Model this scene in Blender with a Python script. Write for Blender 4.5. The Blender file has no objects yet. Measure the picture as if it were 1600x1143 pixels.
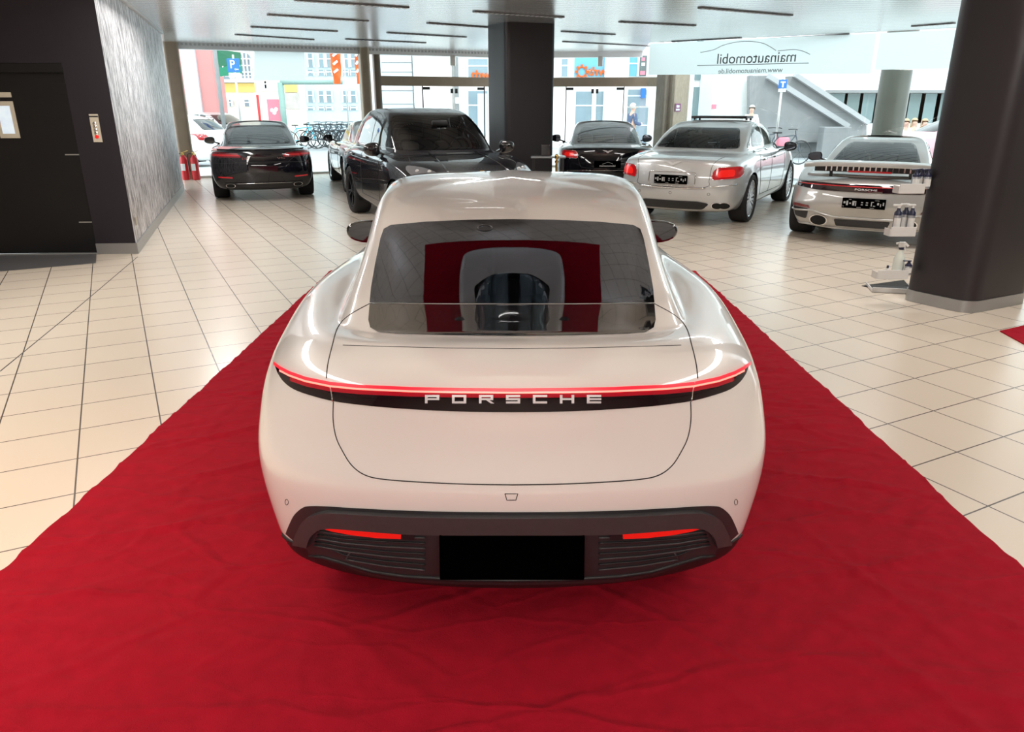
import bpy, bmesh, math, random
from mathutils import Vector, Matrix
from mathutils.bvhtree import BVHTree
from mathutils.interpolate import poly_3d_calc
from mathutils.geometry import delaunay_2d_cdt
random.seed(7)
C = bpy.context.scene.collection
R = math.radians
# ------------------------------------------------------------------ camera
F, HOR, CH = 1150.0, 163.0, 1.73
PITCH = math.atan((571.5 - HOR) / F)
cam_d = bpy.data.cameras.new('camera'); cam = bpy.data.objects.new('camera', cam_d); C.objects.link(cam)
cam_d.sensor_width = 36.0; cam_d.lens = F / 1600 * 36.0; cam_d.clip_end = 300
cam.location = (0, 0, CH); cam.rotation_euler = (math.pi/2 - PITCH, 0, 0)
bpy.context.scene.camera = cam
def ray(x, y):
    u = (x - 800) / F; v = -(y - 571.5) / F
    return Vector((u, math.cos(PITCH) + v*math.sin(PITCH), -math.sin(PITCH) + v*math.cos(PITCH)))
def at(x, y, Y=None, z=0.0):
    d = ray(x, y); t = Y/d.y if Y is not None else (z - CH)/d.z
    return Vector((0, 0, CH)) + d*t
# ------------------------------------------------------------------ materials
MATS = {}
def nt(name):
    m = bpy.data.materials.new(name); m.use_nodes = True; n = m.node_tree; n.nodes.clear()
    o = n.nodes.new('ShaderNodeOutputMaterial'); MATS[name] = m
    return m, n, o
def pm(name, col, rough=.5, metal=0.0, coat=0.0, ior=1.5, emit=None, es=0.0, noise=0.0, nscale=20.0, bump=0.0, bscale=80.0, spec=None, aniso=0, coat_rough=.03):
    m, n, o = nt(name); b = n.nodes.new('ShaderNodeBsdfPrincipled'); n.links.new(b.outputs[0], o.inputs[0])
    b.inputs['Base Color'].default_value = (*col, 1); b.inputs['Roughness'].default_value = rough
    b.inputs['Metallic'].default_value = metal; b.inputs['Coat Weight'].default_value = coat; b.inputs['IOR'].default_value = ior
    b.inputs['Coat Roughness'].default_value = coat_rough
    if spec is not None: b.inputs['Specular IOR Level'].default_value = spec
    if emit: b.inputs['Emission Color'].default_value = (*emit, 1); b.inputs['Emission Strength'].default_value = es
    if noise or bump:
        tc = n.nodes.new('ShaderNodeTexCoord')
    if noise:
        t = n.nodes.new('ShaderNodeTexNoise'); t.inputs['Scale'].default_value = nscale; t.inputs['Detail'].default_value = 5
        n.links.new(tc.outputs['Object'], t.inputs['Vector'])
        mx = n.nodes.new('ShaderNodeMix'); mx.data_type = 'RGBA'; n.links.new(t.outputs['Fac'], mx.inputs[0])
        mx.inputs[6].default_value = (*[c*(1-noise) for c in col], 1); mx.inputs[7].default_value = (*[min(1, c*(1+noise)) for c in col], 1)
        n.links.new(mx.outputs[2], b.inputs['Base Color'])
    if bump:
        t2 = n.nodes.new('ShaderNodeTexNoise'); t2.inputs['Scale'].default_value = bscale; t2.inputs['Detail'].default_value = 3
        n.links.new(tc.outputs['Object'], t2.inputs['Vector'])
        bp = n.nodes.new('ShaderNodeBump'); bp.inputs['Strength'].default_value = bump; bp.inputs['Distance'].default_value = .01
        n.links.new(t2.outputs['Fac'], bp.inputs['Height']); n.links.new(bp.outputs[0], b.inputs['Normal'])
    return m
def glass(name, tint, gloss=.08, rough=0.0, gcol=(1, 1, 1)):
    m, n, o = nt(name); t = n.nodes.new('ShaderNodeBsdfTransparent'); t.inputs[0].default_value = (*tint, 1)
    g = n.nodes.new('ShaderNodeBsdfGlossy'); g.inputs['Roughness'].default_value = rough; g.inputs['Color'].default_value = (*gcol, 1)
    fr = n.nodes.new('ShaderNodeFresnel'); fr.inputs[0].default_value = 1.5
    ad = n.nodes.new('ShaderNodeMath'); ad.operation = 'ADD'; ad.inputs[1].default_value = gloss; ad.use_clamp = True
    n.links.new(fr.outputs[0], ad.inputs[0])
    mx = n.nodes.new('ShaderNodeMixShader'); n.links.new(ad.outputs[0], mx.inputs[0]); n.links.new(t.outputs[0], mx.inputs[1]); n.links.new(g.outputs[0], mx.inputs[2])
    n.links.new(mx.outputs[0], o.inputs[0]); return m
def paint(name, col, metal=0.0, rough=.35, coat=1.0, spec=.5):
    """car paint: clear coated outside, dark headliner on the inner face of the shell"""
    m, n, o = nt(name); b = n.nodes.new('ShaderNodeBsdfPrincipled'); b.inputs['Base Color'].default_value = (*col, 1)
    b.inputs['Metallic'].default_value = metal; b.inputs['Roughness'].default_value = rough
    b.inputs['Coat Weight'].default_value = coat; b.inputs['Coat Roughness'].default_value = .02; b.inputs['Coat IOR'].default_value = 1.6
    b.inputs['Specular IOR Level'].default_value = spec
    d = n.nodes.new('ShaderNodeBsdfDiffuse'); d.inputs[0].default_value = (.02, .02, .022, 1)
    ge = n.nodes.new('ShaderNodeNewGeometry'); mx = n.nodes.new('ShaderNodeMixShader')
    n.links.new(ge.outputs['Backfacing'], mx.inputs[0]); n.links.new(b.outputs[0], mx.inputs[1]); n.links.new(d.outputs[0], mx.inputs[2])
    n.links.new(mx.outputs[0], o.inputs[0]); return m
# ------------------------------------------------------------------ mesh helpers
def finish(name, bm, mat, parent=None, smooth=False, angle=None):
    me = bpy.data.meshes.new(name); bm.to_mesh(me); bm.free()
    mats = mat if isinstance(mat, (list, tuple)) else [mat]
    for x in mats: me.materials.append(x)
    if smooth:
        me.polygons.foreach_set('use_smooth', [True]*len(me.polygons))
        if angle: me.set_sharp_from_angle(angle=R(angle))
    me.update()
    o = bpy.data.objects.new(name, me); C.objects.link(o)
    if parent: o.parent = parent
    return o
def tag(o, label=None, cat=None, group=None, kind=None):
    if label: o['label'] = label
    if cat: o['category'] = cat
    if group: o['group'] = group
    if kind: o['kind'] = kind
    return o
def thing(name, label, cat, loc=(0, 0, 0), rz=0, group=None):
    o = bpy.data.objects.new(name, None); C.objects.link(o); o.location = loc; o.rotation_euler = (0, 0, rz); o.empty_display_size = .1
    return tag(o, label, cat, group)
def copy_tree(o, parent=None):
    c = o.copy(); C.objects.link(c)
    if parent: c.parent = parent
    for ch in list(o.children): copy_tree(ch, c)
    return c
def box(bm, lo, hi, mat=None, bev=0.0, mi=0):
    lo, hi = Vector(lo), Vector(hi)
    r = bmesh.ops.create_cube(bm, size=1.0)
    vs = r['verts']; s = hi - lo; c = (hi + lo)/2
    for v in vs: v.co = Vector((v.co.x*s.x, v.co.y*s.y, v.co.z*s.z)) + c
    if bev:
        es = list({e for v in vs for e in v.link_edges})
        rr = bmesh.ops.bevel(bm, geom=es, offset=bev, segments=2, affect='EDGES', profile=.5)
        vs = list({v for f in rr['faces'] for v in f.verts} | {v for v in vs if v.is_valid})
    if mi:
        for f in {f for v in vs for f in v.link_faces}: f.material_index = mi
    if mat is not None:
        for v in vs: v.co = mat @ v.co
    return vs
def bar(bm, a, b, w, h, up=(0, 0, 1)):
    a, b = Vector(a), Vector(b); d = (b - a); L = d.length; y = d.normalized(); x = y.cross(Vector(up))
    if x.length < 1e-4: x = y.cross(Vector((1, 0, 0)))
    x.normalize(); z = x.cross(y)
    M = Matrix(((x.x, y.x, z.x, a.x), (x.y, y.y, z.y, a.y), (x.z, y.z, z.z, a.z), (0, 0, 0, 1)))
    return box(bm, (-w/2, 0, -h/2), (w/2, L, h/2), M)
def tube(bm, pts, r, n=8, closed=False, cap=True):
    pts = [Vector(p) for p in pts]; N = len(pts); rings = []; prev = None
    for i, p in enumerate(pts):
        rr = r[i] if isinstance(r, (list, tuple)) else r
        if closed: t = (pts[(i+1) % N] - pts[i-1])
        else: t = pts[min(i+1, N-1)] - pts[max(i-1, 0)]
        t.normalize()
        if prev is None:
            u = t.orthogonal().normalized()
        else:
            u = (prev - t*prev.dot(t))
            u = u.normalized() if u.length > 1e-6 else t.orthogonal().normalized()
        prev = u; w = t.cross(u)
        rings.append([bm.verts.new(p + (u*math.cos(2*math.pi*k/n) + w*math.sin(2*math.pi*k/n))*rr) for k in range(n)])
    M = N if closed else N-1
    for i in range(M):
        a, b = rings[i], rings[(i+1) % N]
        for k in range(n): bm.faces.new((a[k], a[(k+1) % n], b[(k+1) % n], b[k]))
    if cap and not closed:
        bm.faces.new(rings[0][::-1]); bm.faces.new(rings[-1])
def lathe(bm, prof, n=24, M=None, close=True):
    """prof: (r, z) bottom to top, spun about z"""
    rings = []
    for r, z in prof:
        rings.append([bm.verts.new((r*math.cos(2*math.pi*k/n), r*math.sin(2*math.pi*k/n), z)) for k in range(n)])
    for a, b in zip(rings, rings[1:]):
        for k in range(n): bm.faces.new((a[k], a[(k+1) % n], b[(k+1) % n], b[k]))
    if close:
        bm.faces.new(rings[0][::-1]); bm.faces.new(rings[-1])
    if M is not None:
        for rg in rings:
            for v in rg: v.co = M @ v.co
def quad(bm, *p, mi=0):
    f = bm.faces.new([bm.verts.new(q) for q in p]); f.material_index = mi; return f
def prism(bm, poly, d, M=None, base=0.0):
    a = [bm.verts.new((x, y, base)) for x, y in poly]; b = [bm.verts.new((x, y, base + d)) for x, y in poly]; n = len(poly)
    bm.faces.new(a[::-1]); bm.faces.new(b)
    for i in range(n): bm.faces.new((a[i], a[(i+1) % n], b[(i+1) % n], b[i]))
    if M is not None:
        for v in a + b: v.co = M @ v.co
def frame_m(o, x, y):
    x = Vector(x).normalized(); y = Vector(y).normalized(); z = x.cross(y)
    return Matrix(((x.x, y.x, z.x, o[0]), (x.y, y.y, z.y, o[1]), (x.z, y.z, z.z, o[2]), (0, 0, 0, 1)))
def text(name, s, size, mat, parent, M, depth=.004, align='CENTER', bold=0.0, sx=1.0):
    cu = bpy.data.curves.new(name, 'FONT'); cu.body = s; cu.size = size; cu.extrude = depth/2; cu.align_x = align; cu.align_y = 'CENTER'; cu.offset = bold
    t = bpy.data.objects.new(name, cu); C.objects.link(t)
    dg = bpy.context.evaluated_depsgraph_get(); me = bpy.data.meshes.new_from_object(t.evaluated_get(dg))
    bpy.data.objects.remove(t); bpy.data.curves.remove(cu)
    for v in me.vertices: v.co = M @ Vector((v.co.x*sx, v.co.y, v.co.z))
    me.materials.clear(); me.materials.append(mat)
    o = bpy.data.objects.new(name, me); C.objects.link(o)
    if parent: o.parent = parent
    return o
def rpoly(pts, r=.05, n=5):
    out = []; N = len(pts)
    for i in range(N):
        p0, p, p1 = Vector(pts[i-1]), Vector(pts[i]), Vector(pts[(i+1) % N])
        a = (p0 - p); b = (p1 - p); rr = min(r, a.length*.45, b.length*.45)
        a = p + a.normalized()*rr; b = p + b.normalized()*rr
        for k in range(n + 1):
            t = k/n; q = a*(1-t)**2 + p*2*t*(1-t) + b*t*t; out.append((q.x, q.y))
    return out
def spline(pts, n=6, closed=False):
    P = [Vector(p) for p in pts]; N = len(P); out = []
    for i in range(N if closed else N-1):
        g = (lambda k: P[k % N]) if closed else (lambda k: P[max(0, min(N-1, k))])
        a, b, c, d = g(i-1), g(i), g(i+1), g(i+2)
        for k in range(n):
            t = k/n
            out.append(tuple(.5*((2*b) + (c-a)*t + (2*a-5*b+4*c-d)*t*t + (3*b-a-3*c+d)*t**3)))
    if not closed: out.append(tuple(P[-1]))
    return out
def inside(p, poly):
    x, y = p; c = False; j = len(poly) - 1
    for i in range(len(poly)):
        xi, yi = poly[i]; xj, yj = poly[j]
        if (yi > y) != (yj > y) and x < (xj-xi)*(y-yi)/(yj-yi) + xi: c = not c
        j = i
    return c
# ------------------------------------------------------------------ car bodies
FR = [0, .38, .68, .88, 1.0]; FB = [0, .07, .3, .62, 1.0]; FS = [.09, .2, .36, .52, .68, .82, .93]
def keys(ts, ks, vs):
    out = []
    for t in ts:
        for i in range(len(ks)-1):
            if ks[i] <= t <= ks[i+1]:
                u = (t-ks[i])/(ks[i+1]-ks[i]); u = u*u*(3-2*u)*.5 + u*.5; out.append(vs[i] + (vs[i+1]-vs[i])*u); break
    return out
def loop_pts(lv):
    sR, bR, sF, bF, w, z = lv
    w = [w]*5 if not isinstance(w, (list, tuple)) else w
    z = [z]*7 if not isinstance(z, (list, tuple)) else z
    xs, ys = [], []
    for a, b in zip(FR, FB): xs.append(a*w[0]); ys.append(sR + bR*b)
    y0, y1 = sR + bR, sF - bF
    xs += keys(FS, [0, .2, .52, .82, 1.0], w); ys += [y0 + (y1-y0)*f for f in FS]
    for a, b in zip(FR[::-1], FB[::-1]): xs.append(a*w[4]); ys.append(sF - bF*b)
    zs = keys(list(range(17)), [0, 4, 6, 8, 10, 12, 16], z)
    half = [Vector(p) for p in zip(xs, ys, zs)]
    return half + [Vector((-p.x, p.y, p.z)) for p in half[-2:0:-1]]
def bs(a, b, c, d, t):
    return (a*(1-t)**3 + b*(3*t**3-6*t*t+4) + c*(-3*t**3+3*t*t+3*t+1) + d*t**3)/6
def body_bm(levels, nu=4, nv=4):
    L = [loop_pts(l) for l in levels]; K = len(L); N = len(L[0])
    Lu = []
    for lp in L:
        row = []
        for i in range(N):
            for k in range(nu): row.append(bs(lp[i-1], lp[i], lp[(i+1) % N], lp[(i+2) % N], k/nu))
        Lu.append(row)
    Lx = [Lu[0]*1, Lu[0]] + Lu + [Lu[-1], Lu[-1]]
    rows = []
    for i in range(len(Lx)-3):
        for k in range(nv): rows.append([bs(Lx[i][j], Lx[i+1][j], Lx[i+2][j], Lx[i+3][j], k/nv) for j in range(N*nu)])
    rows.append(Lx[-1])
    bm = bmesh.new(); V = [[bm.verts.new(p) for p in r] for r in rows]
    for a, b in zip(V, V[1:]):
        n = len(a)
        for j in range(n): bm.faces.new((a[j], a[(j+1) % n], b[(j+1) % n], b[j]))
    bmesh.ops.remove_doubles(bm, verts=bm.verts, dist=.0004)
    bm.normal_update(); return bm
AX = {'rear': lambda a, b: (Vector((a, -3, b)), Vector((0, 1, 0))), 'front': lambda a, b: (Vector((a, 9, b)), Vector((0, -1, 0))),
      'right': lambda a, b: (Vector((3, a, b)), Vector((-1, 0, 0))), 'left': lambda a, b: (Vector((-3, a, b)), Vector((1, 0, 0))),
      'top': lambda a, b: (Vector((a, b, 4)), Vector((0, 0, -1)))}
PROJ = {'rear': (0, 2, 1, -1), 'front': (0, 2, 1, 1), 'right': (1, 2, 0, 1), 'left': (1, 2, 0, -1), 'top': (0, 1, 2, 1)}
class Car:
    def __init__(s, name, label, cat, loc, rz, levels, mat, wheels, W, nu=4, nv=4, group=None):
        s.root = thing(name, label, cat, loc, rz, group); s.mat = mat; s.W = W
        s.bm = body_bm(levels, nu, nv); s.bvh = BVHTree.FromBMesh(s.bm); s.wheels = wheels
        s.fn = [([v.co.copy() for v in f.verts], [v.normal.copy() for v in f.verts]) for f in s.bm.faces]
    def hit(s, axis, a, b):
        o, d = axis(a, b) if callable(axis) else AX[axis](a, b)
        h = s.bvh.ray_cast(o, d)
        if h[0] is None:
            if not callable(axis): q = s.bvh.find_nearest(o + d*3); return (q[0], q[1], False)
            q = min((s.bvh.find_nearest(o + d*(2.0 + .1*k)) for k in range(40)), key=lambda h: h[3]); return (q[0], q[1], False)
        co, vn = s.fn[h[2]]; wt = poly_3d_calc(co, h[0]); n = Vector((0, 0, 0))
        for q, k in zip(vn, wt): n = n + q*k
        n.normalize()
        return (h[0], n if n.dot(d) < 0 else -n, True)
    def cut(s, poly, axis):
        ia, ib, ic, sg = PROJ[axis]; dead = []
        for f in s.bm.faces:
            if f.normal[ic]*sg < .03: continue
            if axis in ('right', 'left') and f.calc_center_median().x*sg < 0: continue
            if all(inside((v.co[ia], v.co[ib]), poly) for v in f.verts): dead.append(f)
        bmesh.ops.delete(s.bm, geom=dead, context='FACES')
    def cutcam(s, poly, inv):
        dead = []
        for f in s.bm.faces:
            ok = f.calc_center_median().y < 1.7
            if not ok: continue
            for v in f.verts:
                p = inv(v.co)
                if p is None or not inside(p, poly): ok = False; break
            if ok: dead.append(f)
        bmesh.ops.delete(s.bm, geom=dead, context='FACES')
    def patch(s, name, poly, axis, mat, off=.003, cell=.05, parent=None, thick=0.0, label=None):
        b = bmesh.new(); n0 = len(poly)
        cv, _, cf, _, _, _ = delaunay_2d_cdt([Vector((p[0], p[1])) for p in poly], [], [list(range(n0))], 1, 1e-5)
        bv = [b.verts.new((p.x, p.y, 0)) for p in cv]
        for f in cf: b.faces.new([bv[k] for k in f])
        xs = [p[0] for p in poly]; ys = [p[1] for p in poly]
        for lo, hi, nrm in ((min(xs), max(xs), (1, 0, 0)), (min(ys), max(ys), (0, 1, 0))):
            k = max(1, int((hi-lo)/cell))
            for i in range(1, k + 1):
                t = lo + (hi-lo)*(i-.5)/k
                bmesh.ops.bisect_plane(b, geom=b.verts[:] + b.edges[:] + b.faces[:], plane_co=(t*nrm[0], t*nrm[1], 0), plane_no=nrm, dist=1e-6)
        bad = []; NR = {}
        bmesh.ops.remove_doubles(b, verts=b.verts, dist=1e-5)
        for v in b.verts:
            p, n, ok = s.hit(axis, v.co.x, v.co.y)
            if p is None or (not ok and not callable(axis)): bad.append(v)
            else: v.co = p + n*off; NR[v] = n
        if bad: bmesh.ops.delete(b, geom=bad, context='VERTS')
        bmesh.ops.recalc_face_normals(b, faces=b.faces)
        if b.faces:
            f = max(b.faces, key=lambda q: q.calc_area()); c = f.calc_center_median()
            if f.normal.dot(s.bvh.find_nearest(c)[1]) < 0: bmesh.ops.reverse_faces(b, faces=b.faces)
        if thick:
            be = [e for e in b.edges if e.is_boundary]; low = {v: b.verts.new(v.co - NR[v]*thick) for v in {v for e in be for v in e.verts}}
            for e in be:
                p, q = e.verts
                b.faces.new((p, q, low[q], low[p]))
            bmesh.ops.recalc_face_normals(b, faces=b.faces)
        b.verts.index_update(); nn = [NR.get(v, Vector((0, 0, 1))) for v in b.verts]
        o = finish(name, b, mat, parent or s.root, True, 40 if thick else None)
        if not thick and len(o.data.polygons): o.data.normals_split_custom_set_from_vertices([tuple(q) for q in nn])
        if label: o['label'] = label
        return o
    def seam(s, name, lines, axis, mat, r=.003, step=.04, n=5, lift=0.0):
        b = bmesh.new()
        for ln in lines:
            pts = []
            for p, q in zip(ln, ln[1:]):
                m = max(1, int(math.dist(p, q)/step))
                for i in range(m): pts.append((p[0] + (q[0]-p[0])*i/m, p[1] + (q[1]-p[1])*i/m))
            pts.append(ln[-1]); P = []
            for p in pts:
                h = s.hit(axis, *p)
                if h[2]: P.append(h[0] + h[1]*lift)
            if len(P) > 1: tube(b, P, r, n)
        return finish(name, b, mat, s.root, True)
    def arches(s, Ra):
        dead = []
        for (x, y, z) in s.wheels:
            for f in s.bm.faces:
                c = f.calc_center_median()
                if c.x*x > 0 and abs(c.x) > .76*s.W and all((v.co.y-y)**2 + (v.co.z-z)**2 < Ra*Ra for v in f.verts): dead.append(f)
        bmesh.ops.delete(s.bm, geom=list(set(dead)), context='FACES')
        for (x, y, z) in s.wheels:
            for v in s.bm.verts:
                if v.co.x*x > 0 and abs(v.co.x) > .70*s.W and v.is_boundary:
                    d = math.hypot(v.co.y-y, v.co.z-z)
                    if 1e-4 < d < Ra:
                        if v.co.z > z: v.co.y = y + (v.co.y-y)*Ra/d; v.co.z = z + (v.co.z-z)*Ra/d
                        else: v.co.y = y + math.copysign(math.sqrt(Ra*Ra-(v.co.z-z)**2), v.co.y-y)
            b = bmesh.new(); sg = 1 if x > 0 else -1; n = 28; x0, x1 = sg*.42*s.W, sg*.93*s.W
            A = [b.verts.new((x0, y + Ra*math.cos(R(-20 + 220*k/n)), z + Ra*math.sin(R(-20 + 220*k/n)))) for k in range(n+1)]
            B = [b.verts.new((x1, v.co.y, v.co.z)) for v in A]
            for k in range(n): b.faces.new((A[k], A[k+1], B[k+1], B[k]))
            b.faces.new(A)
            finish('wheel_well', b, MATS['underbody'], s.root, False)
    def wheel(s, R_, w, rimr, spokes, rim_mat, style=0):
        tb = bmesh.new(); hw = w/2
        prof = [(rimr, -hw*.8), (rimr + .01, -hw*.95), (R_*.93, -hw), (R_*.985, -hw*.86), (R_, -hw*.6), (R_, hw*.6), (R_*.985, hw*.86), (R_*.93, hw), (rimr + .01, hw*.95), (rimr, hw*.8)]
        lathe(tb, prof, 40, None, False)
        rb = bmesh.new(); lathe(rb, [(rimr, -hw*.8), (rimr*.95, -hw*.5), (rimr*.93, hw*.5), (rimr*.94, hw*.78), (rimr*.99, hw*.86), (rimr, hw*.8)], 36, None, False)
        lathe(rb, [(rimr*.93, -hw*.1), (.02, -hw*.1)], 24, None, False)
        lathe(rb, [(.06, 0), (.065, hw*.72), (.05, hw*.8), (0.001, hw*.8)], 16, None, False)
        for k in range(spokes):
            a = 2*math.pi*k/spokes; da = .045 if style else .0
            for q in ((-1, 1) if style else (0,)):
                p0 = Vector((.05*math.cos(a), .05*math.sin(a), hw*.66)); p1 = Vector((rimr*.96*math.cos(a + q*.16), rimr*.96*math.sin(a + q*.16), hw*.72))
                bar(rb, p0, p1, rimr*(.10 if style else .17), .03)
        first = None
        for (x, y, z) in s.wheels:
            if first is None:
                t = finish('wheel', tb, MATS['tire'], s.root, True, 50); r_ = finish('rim', rb, rim_mat, t, True, 35); first = t
            else:
                t = first.copy(); C.objects.link(t); t.parent = s.root
                r_ = first.children[0].copy(); C.objects.link(r_); r_.parent = t
            t.location = (x, y, z); t.rotation_euler = (0, math.pi/2 if x > 0 else -math.pi/2, 0)
    def done(s, name='body', label=None):
        o = finish(name, s.bm, s.mat, s.root, True, 50); s.body = o; return o
    def seat(s, x, y, z=.35, h=.62, mat=None):
        b = bmesh.new(); box(b, (x-.25, y-.02, z), (x+.25, y+.5, z+.16), None, .05)
        box(b, (x-.25, y-.16, z+.1), (x+.25, y+.0, z+h), Matrix.Translation((0, 0, 0)), .06)
        o = finish('seat', b, mat or MATS['leather'], s.root, True, 40)
        hb = bmesh.new(); box(hb, (x-.14, y-.17, z+h-.01), (x+.14, y-.06, z+h+.19), None, .045); finish('headrest', hb, mat or MATS['leather'], o, True, 40)
    def dash(s, y, z, xw=.62, steer=-.36):
        b = bmesh.new(); box(b, (-xw, y, z-.3), (xw, y+.45, z), None, .06); finish('dashboard', b, MATS['leather'], s.root, True, 40)
        b = bmesh.new(); M = Matrix.Translation((steer, y-.16, z+.02)) @ Matrix.Rotation(R(68), 4, 'X')
        tube(b, [M @ Vector((.18*math.cos(t*math.pi/12), .18*math.sin(t*math.pi/12), 0)) for t in range(24)], .014, 6, True)
        bar(b, M @ Vector((-.17, 0, 0)), M @ Vector((.17, 0, 0)), .03, .03); bar(b, M @ Vector((0, 0, 0)), M @ Vector((0, 0, -.2)), .06, .06)
        finish('steering_wheel', b, MATS['leather'], s.root, True, 40)
    def mirror(s, x, y, z, mat, face=-1, w=.24, h=.15, glass_mat=None):
        for sg in (-1, 1):
            b = bmesh.new()
            r_ = bmesh.ops.create_uvsphere(b, u_segments=18, v_segments=12, radius=1.0)
            for v in r_['verts']:
                c = v.co; yy = c.y*.09
                if c.y*face > 0: yy = c.y*.035
                px_ = math.copysign(abs(c.x)**.8, c.x)*w/2; pz = math.copysign(abs(c.z)**.72, c.z)*h/2*(1.0 - .18*(c.x*sg))*(.9 if c.z > 0 else 1.05)
                v.co = Vector((sg*x + px_, y + yy, z + pz))
            bar(b, (sg*(x-w*.35), y, z-h*.25), (sg*(x-w*.5-.09), y+.02, z-h*.5), .05, .03)
            o = finish('side_mirror', b, mat, s.root, True, 45)
            g = bmesh.new(); N = 20
            g.faces.new([g.verts.new((sg*x + .42*w*math.copysign(abs(math.cos(2*math.pi*k/N))**.7, math.cos(2*math.pi*k/N)), y + face*.037, z + .40*h*(1-.25*sg*math.cos(2*math.pi*k/N))*math.copysign(abs(math.sin(2*math.pi*k/N))**.7, math.sin(2*math.pi*k/N)))) for k in range(N)])
            finish('mirror_glass', g, glass_mat or MATS['mirror_glass'], o)
# ------------------------------------------------------------------ shared materials
M_white_paint = paint('white_paint', (.86, .835, .80), 0, .3)
M_black_paint = paint('black_paint', (.004, .004, .007), 0, .3, 1.0, .05)
M_silver_paint = paint('silver_paint', (.58, .59, .59), .4, .3)
M_grey_paint = paint('grey_silver_paint', (.44, .43, .41), .4, .32)
M_brown_paint = paint('brown_paint', (.09, .075, .06), .4, .3)
M_street_white = paint('street_white_paint', (.85, .85, .85), 0, .3)
M_street_pink = paint('street_pink_paint', (.7, .35, .4), .2, .3)
pm('tire', (.012, .012, .013), .75, bump=.2, bscale=60)
pm('underbody', (.006, .006, .006), .9)
pm('rim_black', (.012, .012, .014), .3, .5)
pm('rim_silver', (.62, .62, .63), .25, .9)
pm('leather', (.018, .018, .022), .55, bump=.1, bscale=200)
pm('chrome', (.8, .8, .8), .08, 1.0)
pm('gap', (.03, .028, .028), .8)
pm('black_gloss', (.006, .006, .008), .06, coat=1)
pm('black_plastic', (.012, .012, .014), .45)
pm('dark_plastic', (.030, .029, .032), .38, noise=.1, nscale=40)
pm('trim_grey', (.055, .053, .056), .34, noise=.12, nscale=30)
pm('plate_black', (.0006, .0006, .0006), .9, spec=.0)
pm('mirror_glass', (.10, .11, .13), .02, 1.0)
pm('tail_red', (.38, .006, .012), .12, coat=1, emit=(1, .03, .03), es=.10)
pm('tail_dark_red', (.10, .003, .006), .12, coat=1, emit=(1, .02, .03), es=.03)
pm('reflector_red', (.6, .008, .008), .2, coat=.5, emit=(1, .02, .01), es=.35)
pm('led_red', (.8, .01, .02), .3, emit=(1.0, .012, .03), es=.9)
pm('led_hot', (1, .15, .15), .3, emit=(1.0, .17, .12), es=2.0)
pm('lens_smoke', (.010, .002, .005), .04, coat=1)
pm('lens_clear', (.30, .31, .33), .08, .4, coat=1)
pm('emblem_silver', (.62, .62, .62), .3, .3); pm('white_mark', (.75, .75, .75), .4)
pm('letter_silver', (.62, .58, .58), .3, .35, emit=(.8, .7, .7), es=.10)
pm('plate_white', (.8, .8, .8), .5)
glass('dark_glass', (.10, .10, .105), .03)
glass('tint_glass', (.36, .38, .39), .01); glass('clear_glass', (.72, .76, .76), .01)
glass('hero_glass', (.014, .014, .016), .12, gcol=(.62, .68, .80))
glass('pane_glass', (.86, .96, .95), .015)
# tiled floor: square cream tiles turned 27.5 degrees to the car
def floor_mat():
    m, n, o = nt('floor_tiles'); N = n.nodes; L = n.links
    b = N.new('ShaderNodeBsdfPrincipled'); L.new(b.outputs[0], o.inputs[0])
    tc = N.new('ShaderNodeTexCoord'); mp = N.new('ShaderNodeMapping'); mp.inputs['Rotation'].default_value = (0, 0, R(-27.5))
    mp.inputs['Location'].default_value = (0.0, .03, 0)
    L.new(tc.outputs['Object'], mp.inputs['Vector'])
    br = N.new('ShaderNodeTexBrick'); br.offset = 0.0; br.squash = 1.0
    br.inputs['Scale'].default_value = 1.0; br.inputs['Brick Width'].default_value = .412; br.inputs['Row Height'].default_value = .412
    br.inputs['Mortar Size'].default_value = .0042; br.inputs['Mortar Smooth'].default_value = .1
    br.inputs['Color1'].default_value = (.66, .575, .475, 1); br.inputs['Color2'].default_value = (.68, .595, .495, 1); br.inputs['Mortar'].default_value = (.10, .08, .07, 1)
    L.new(mp.outputs[0], br.inputs['Vector'])
    no = N.new('ShaderNodeTexNoise'); no.inputs['Scale'].default_value = 5; no.inputs['Detail'].default_value = 6; L.new(tc.outputs['Object'], no.inputs['Vector'])
    mx = N.new('ShaderNodeMix'); mx.data_type = 'RGBA'; mx.blend_type = 'MULTIPLY'; mx.inputs[0].default_value = .0
    L.new(br.outputs['Color'], mx.inputs[6]); L.new(no.outputs['Fac'], mx.inputs[7]); L.new(mx.outputs[2], b.inputs['Base Color'])
    rr = N.new('ShaderNodeMapRange'); rr.inputs[3].default_value = .27; rr.inputs[4].default_value = .27; L.new(no.outputs['Fac'], rr.inputs[0]); L.new(rr.outputs[0], b.inputs['Roughness'])
    bp = N.new('ShaderNodeBump'); bp.inputs['Strength'].default_value = .35; bp.inputs['Distance'].default_value = .003; bp.invert = True
    L.new(br.outputs['Fac'], bp.inputs['Height']); L.new(bp.outputs[0], b.inputs['Normal'])
    b.inputs['Specular IOR Level'].default_value = .6
    return m
M_floor = floor_mat()
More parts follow.
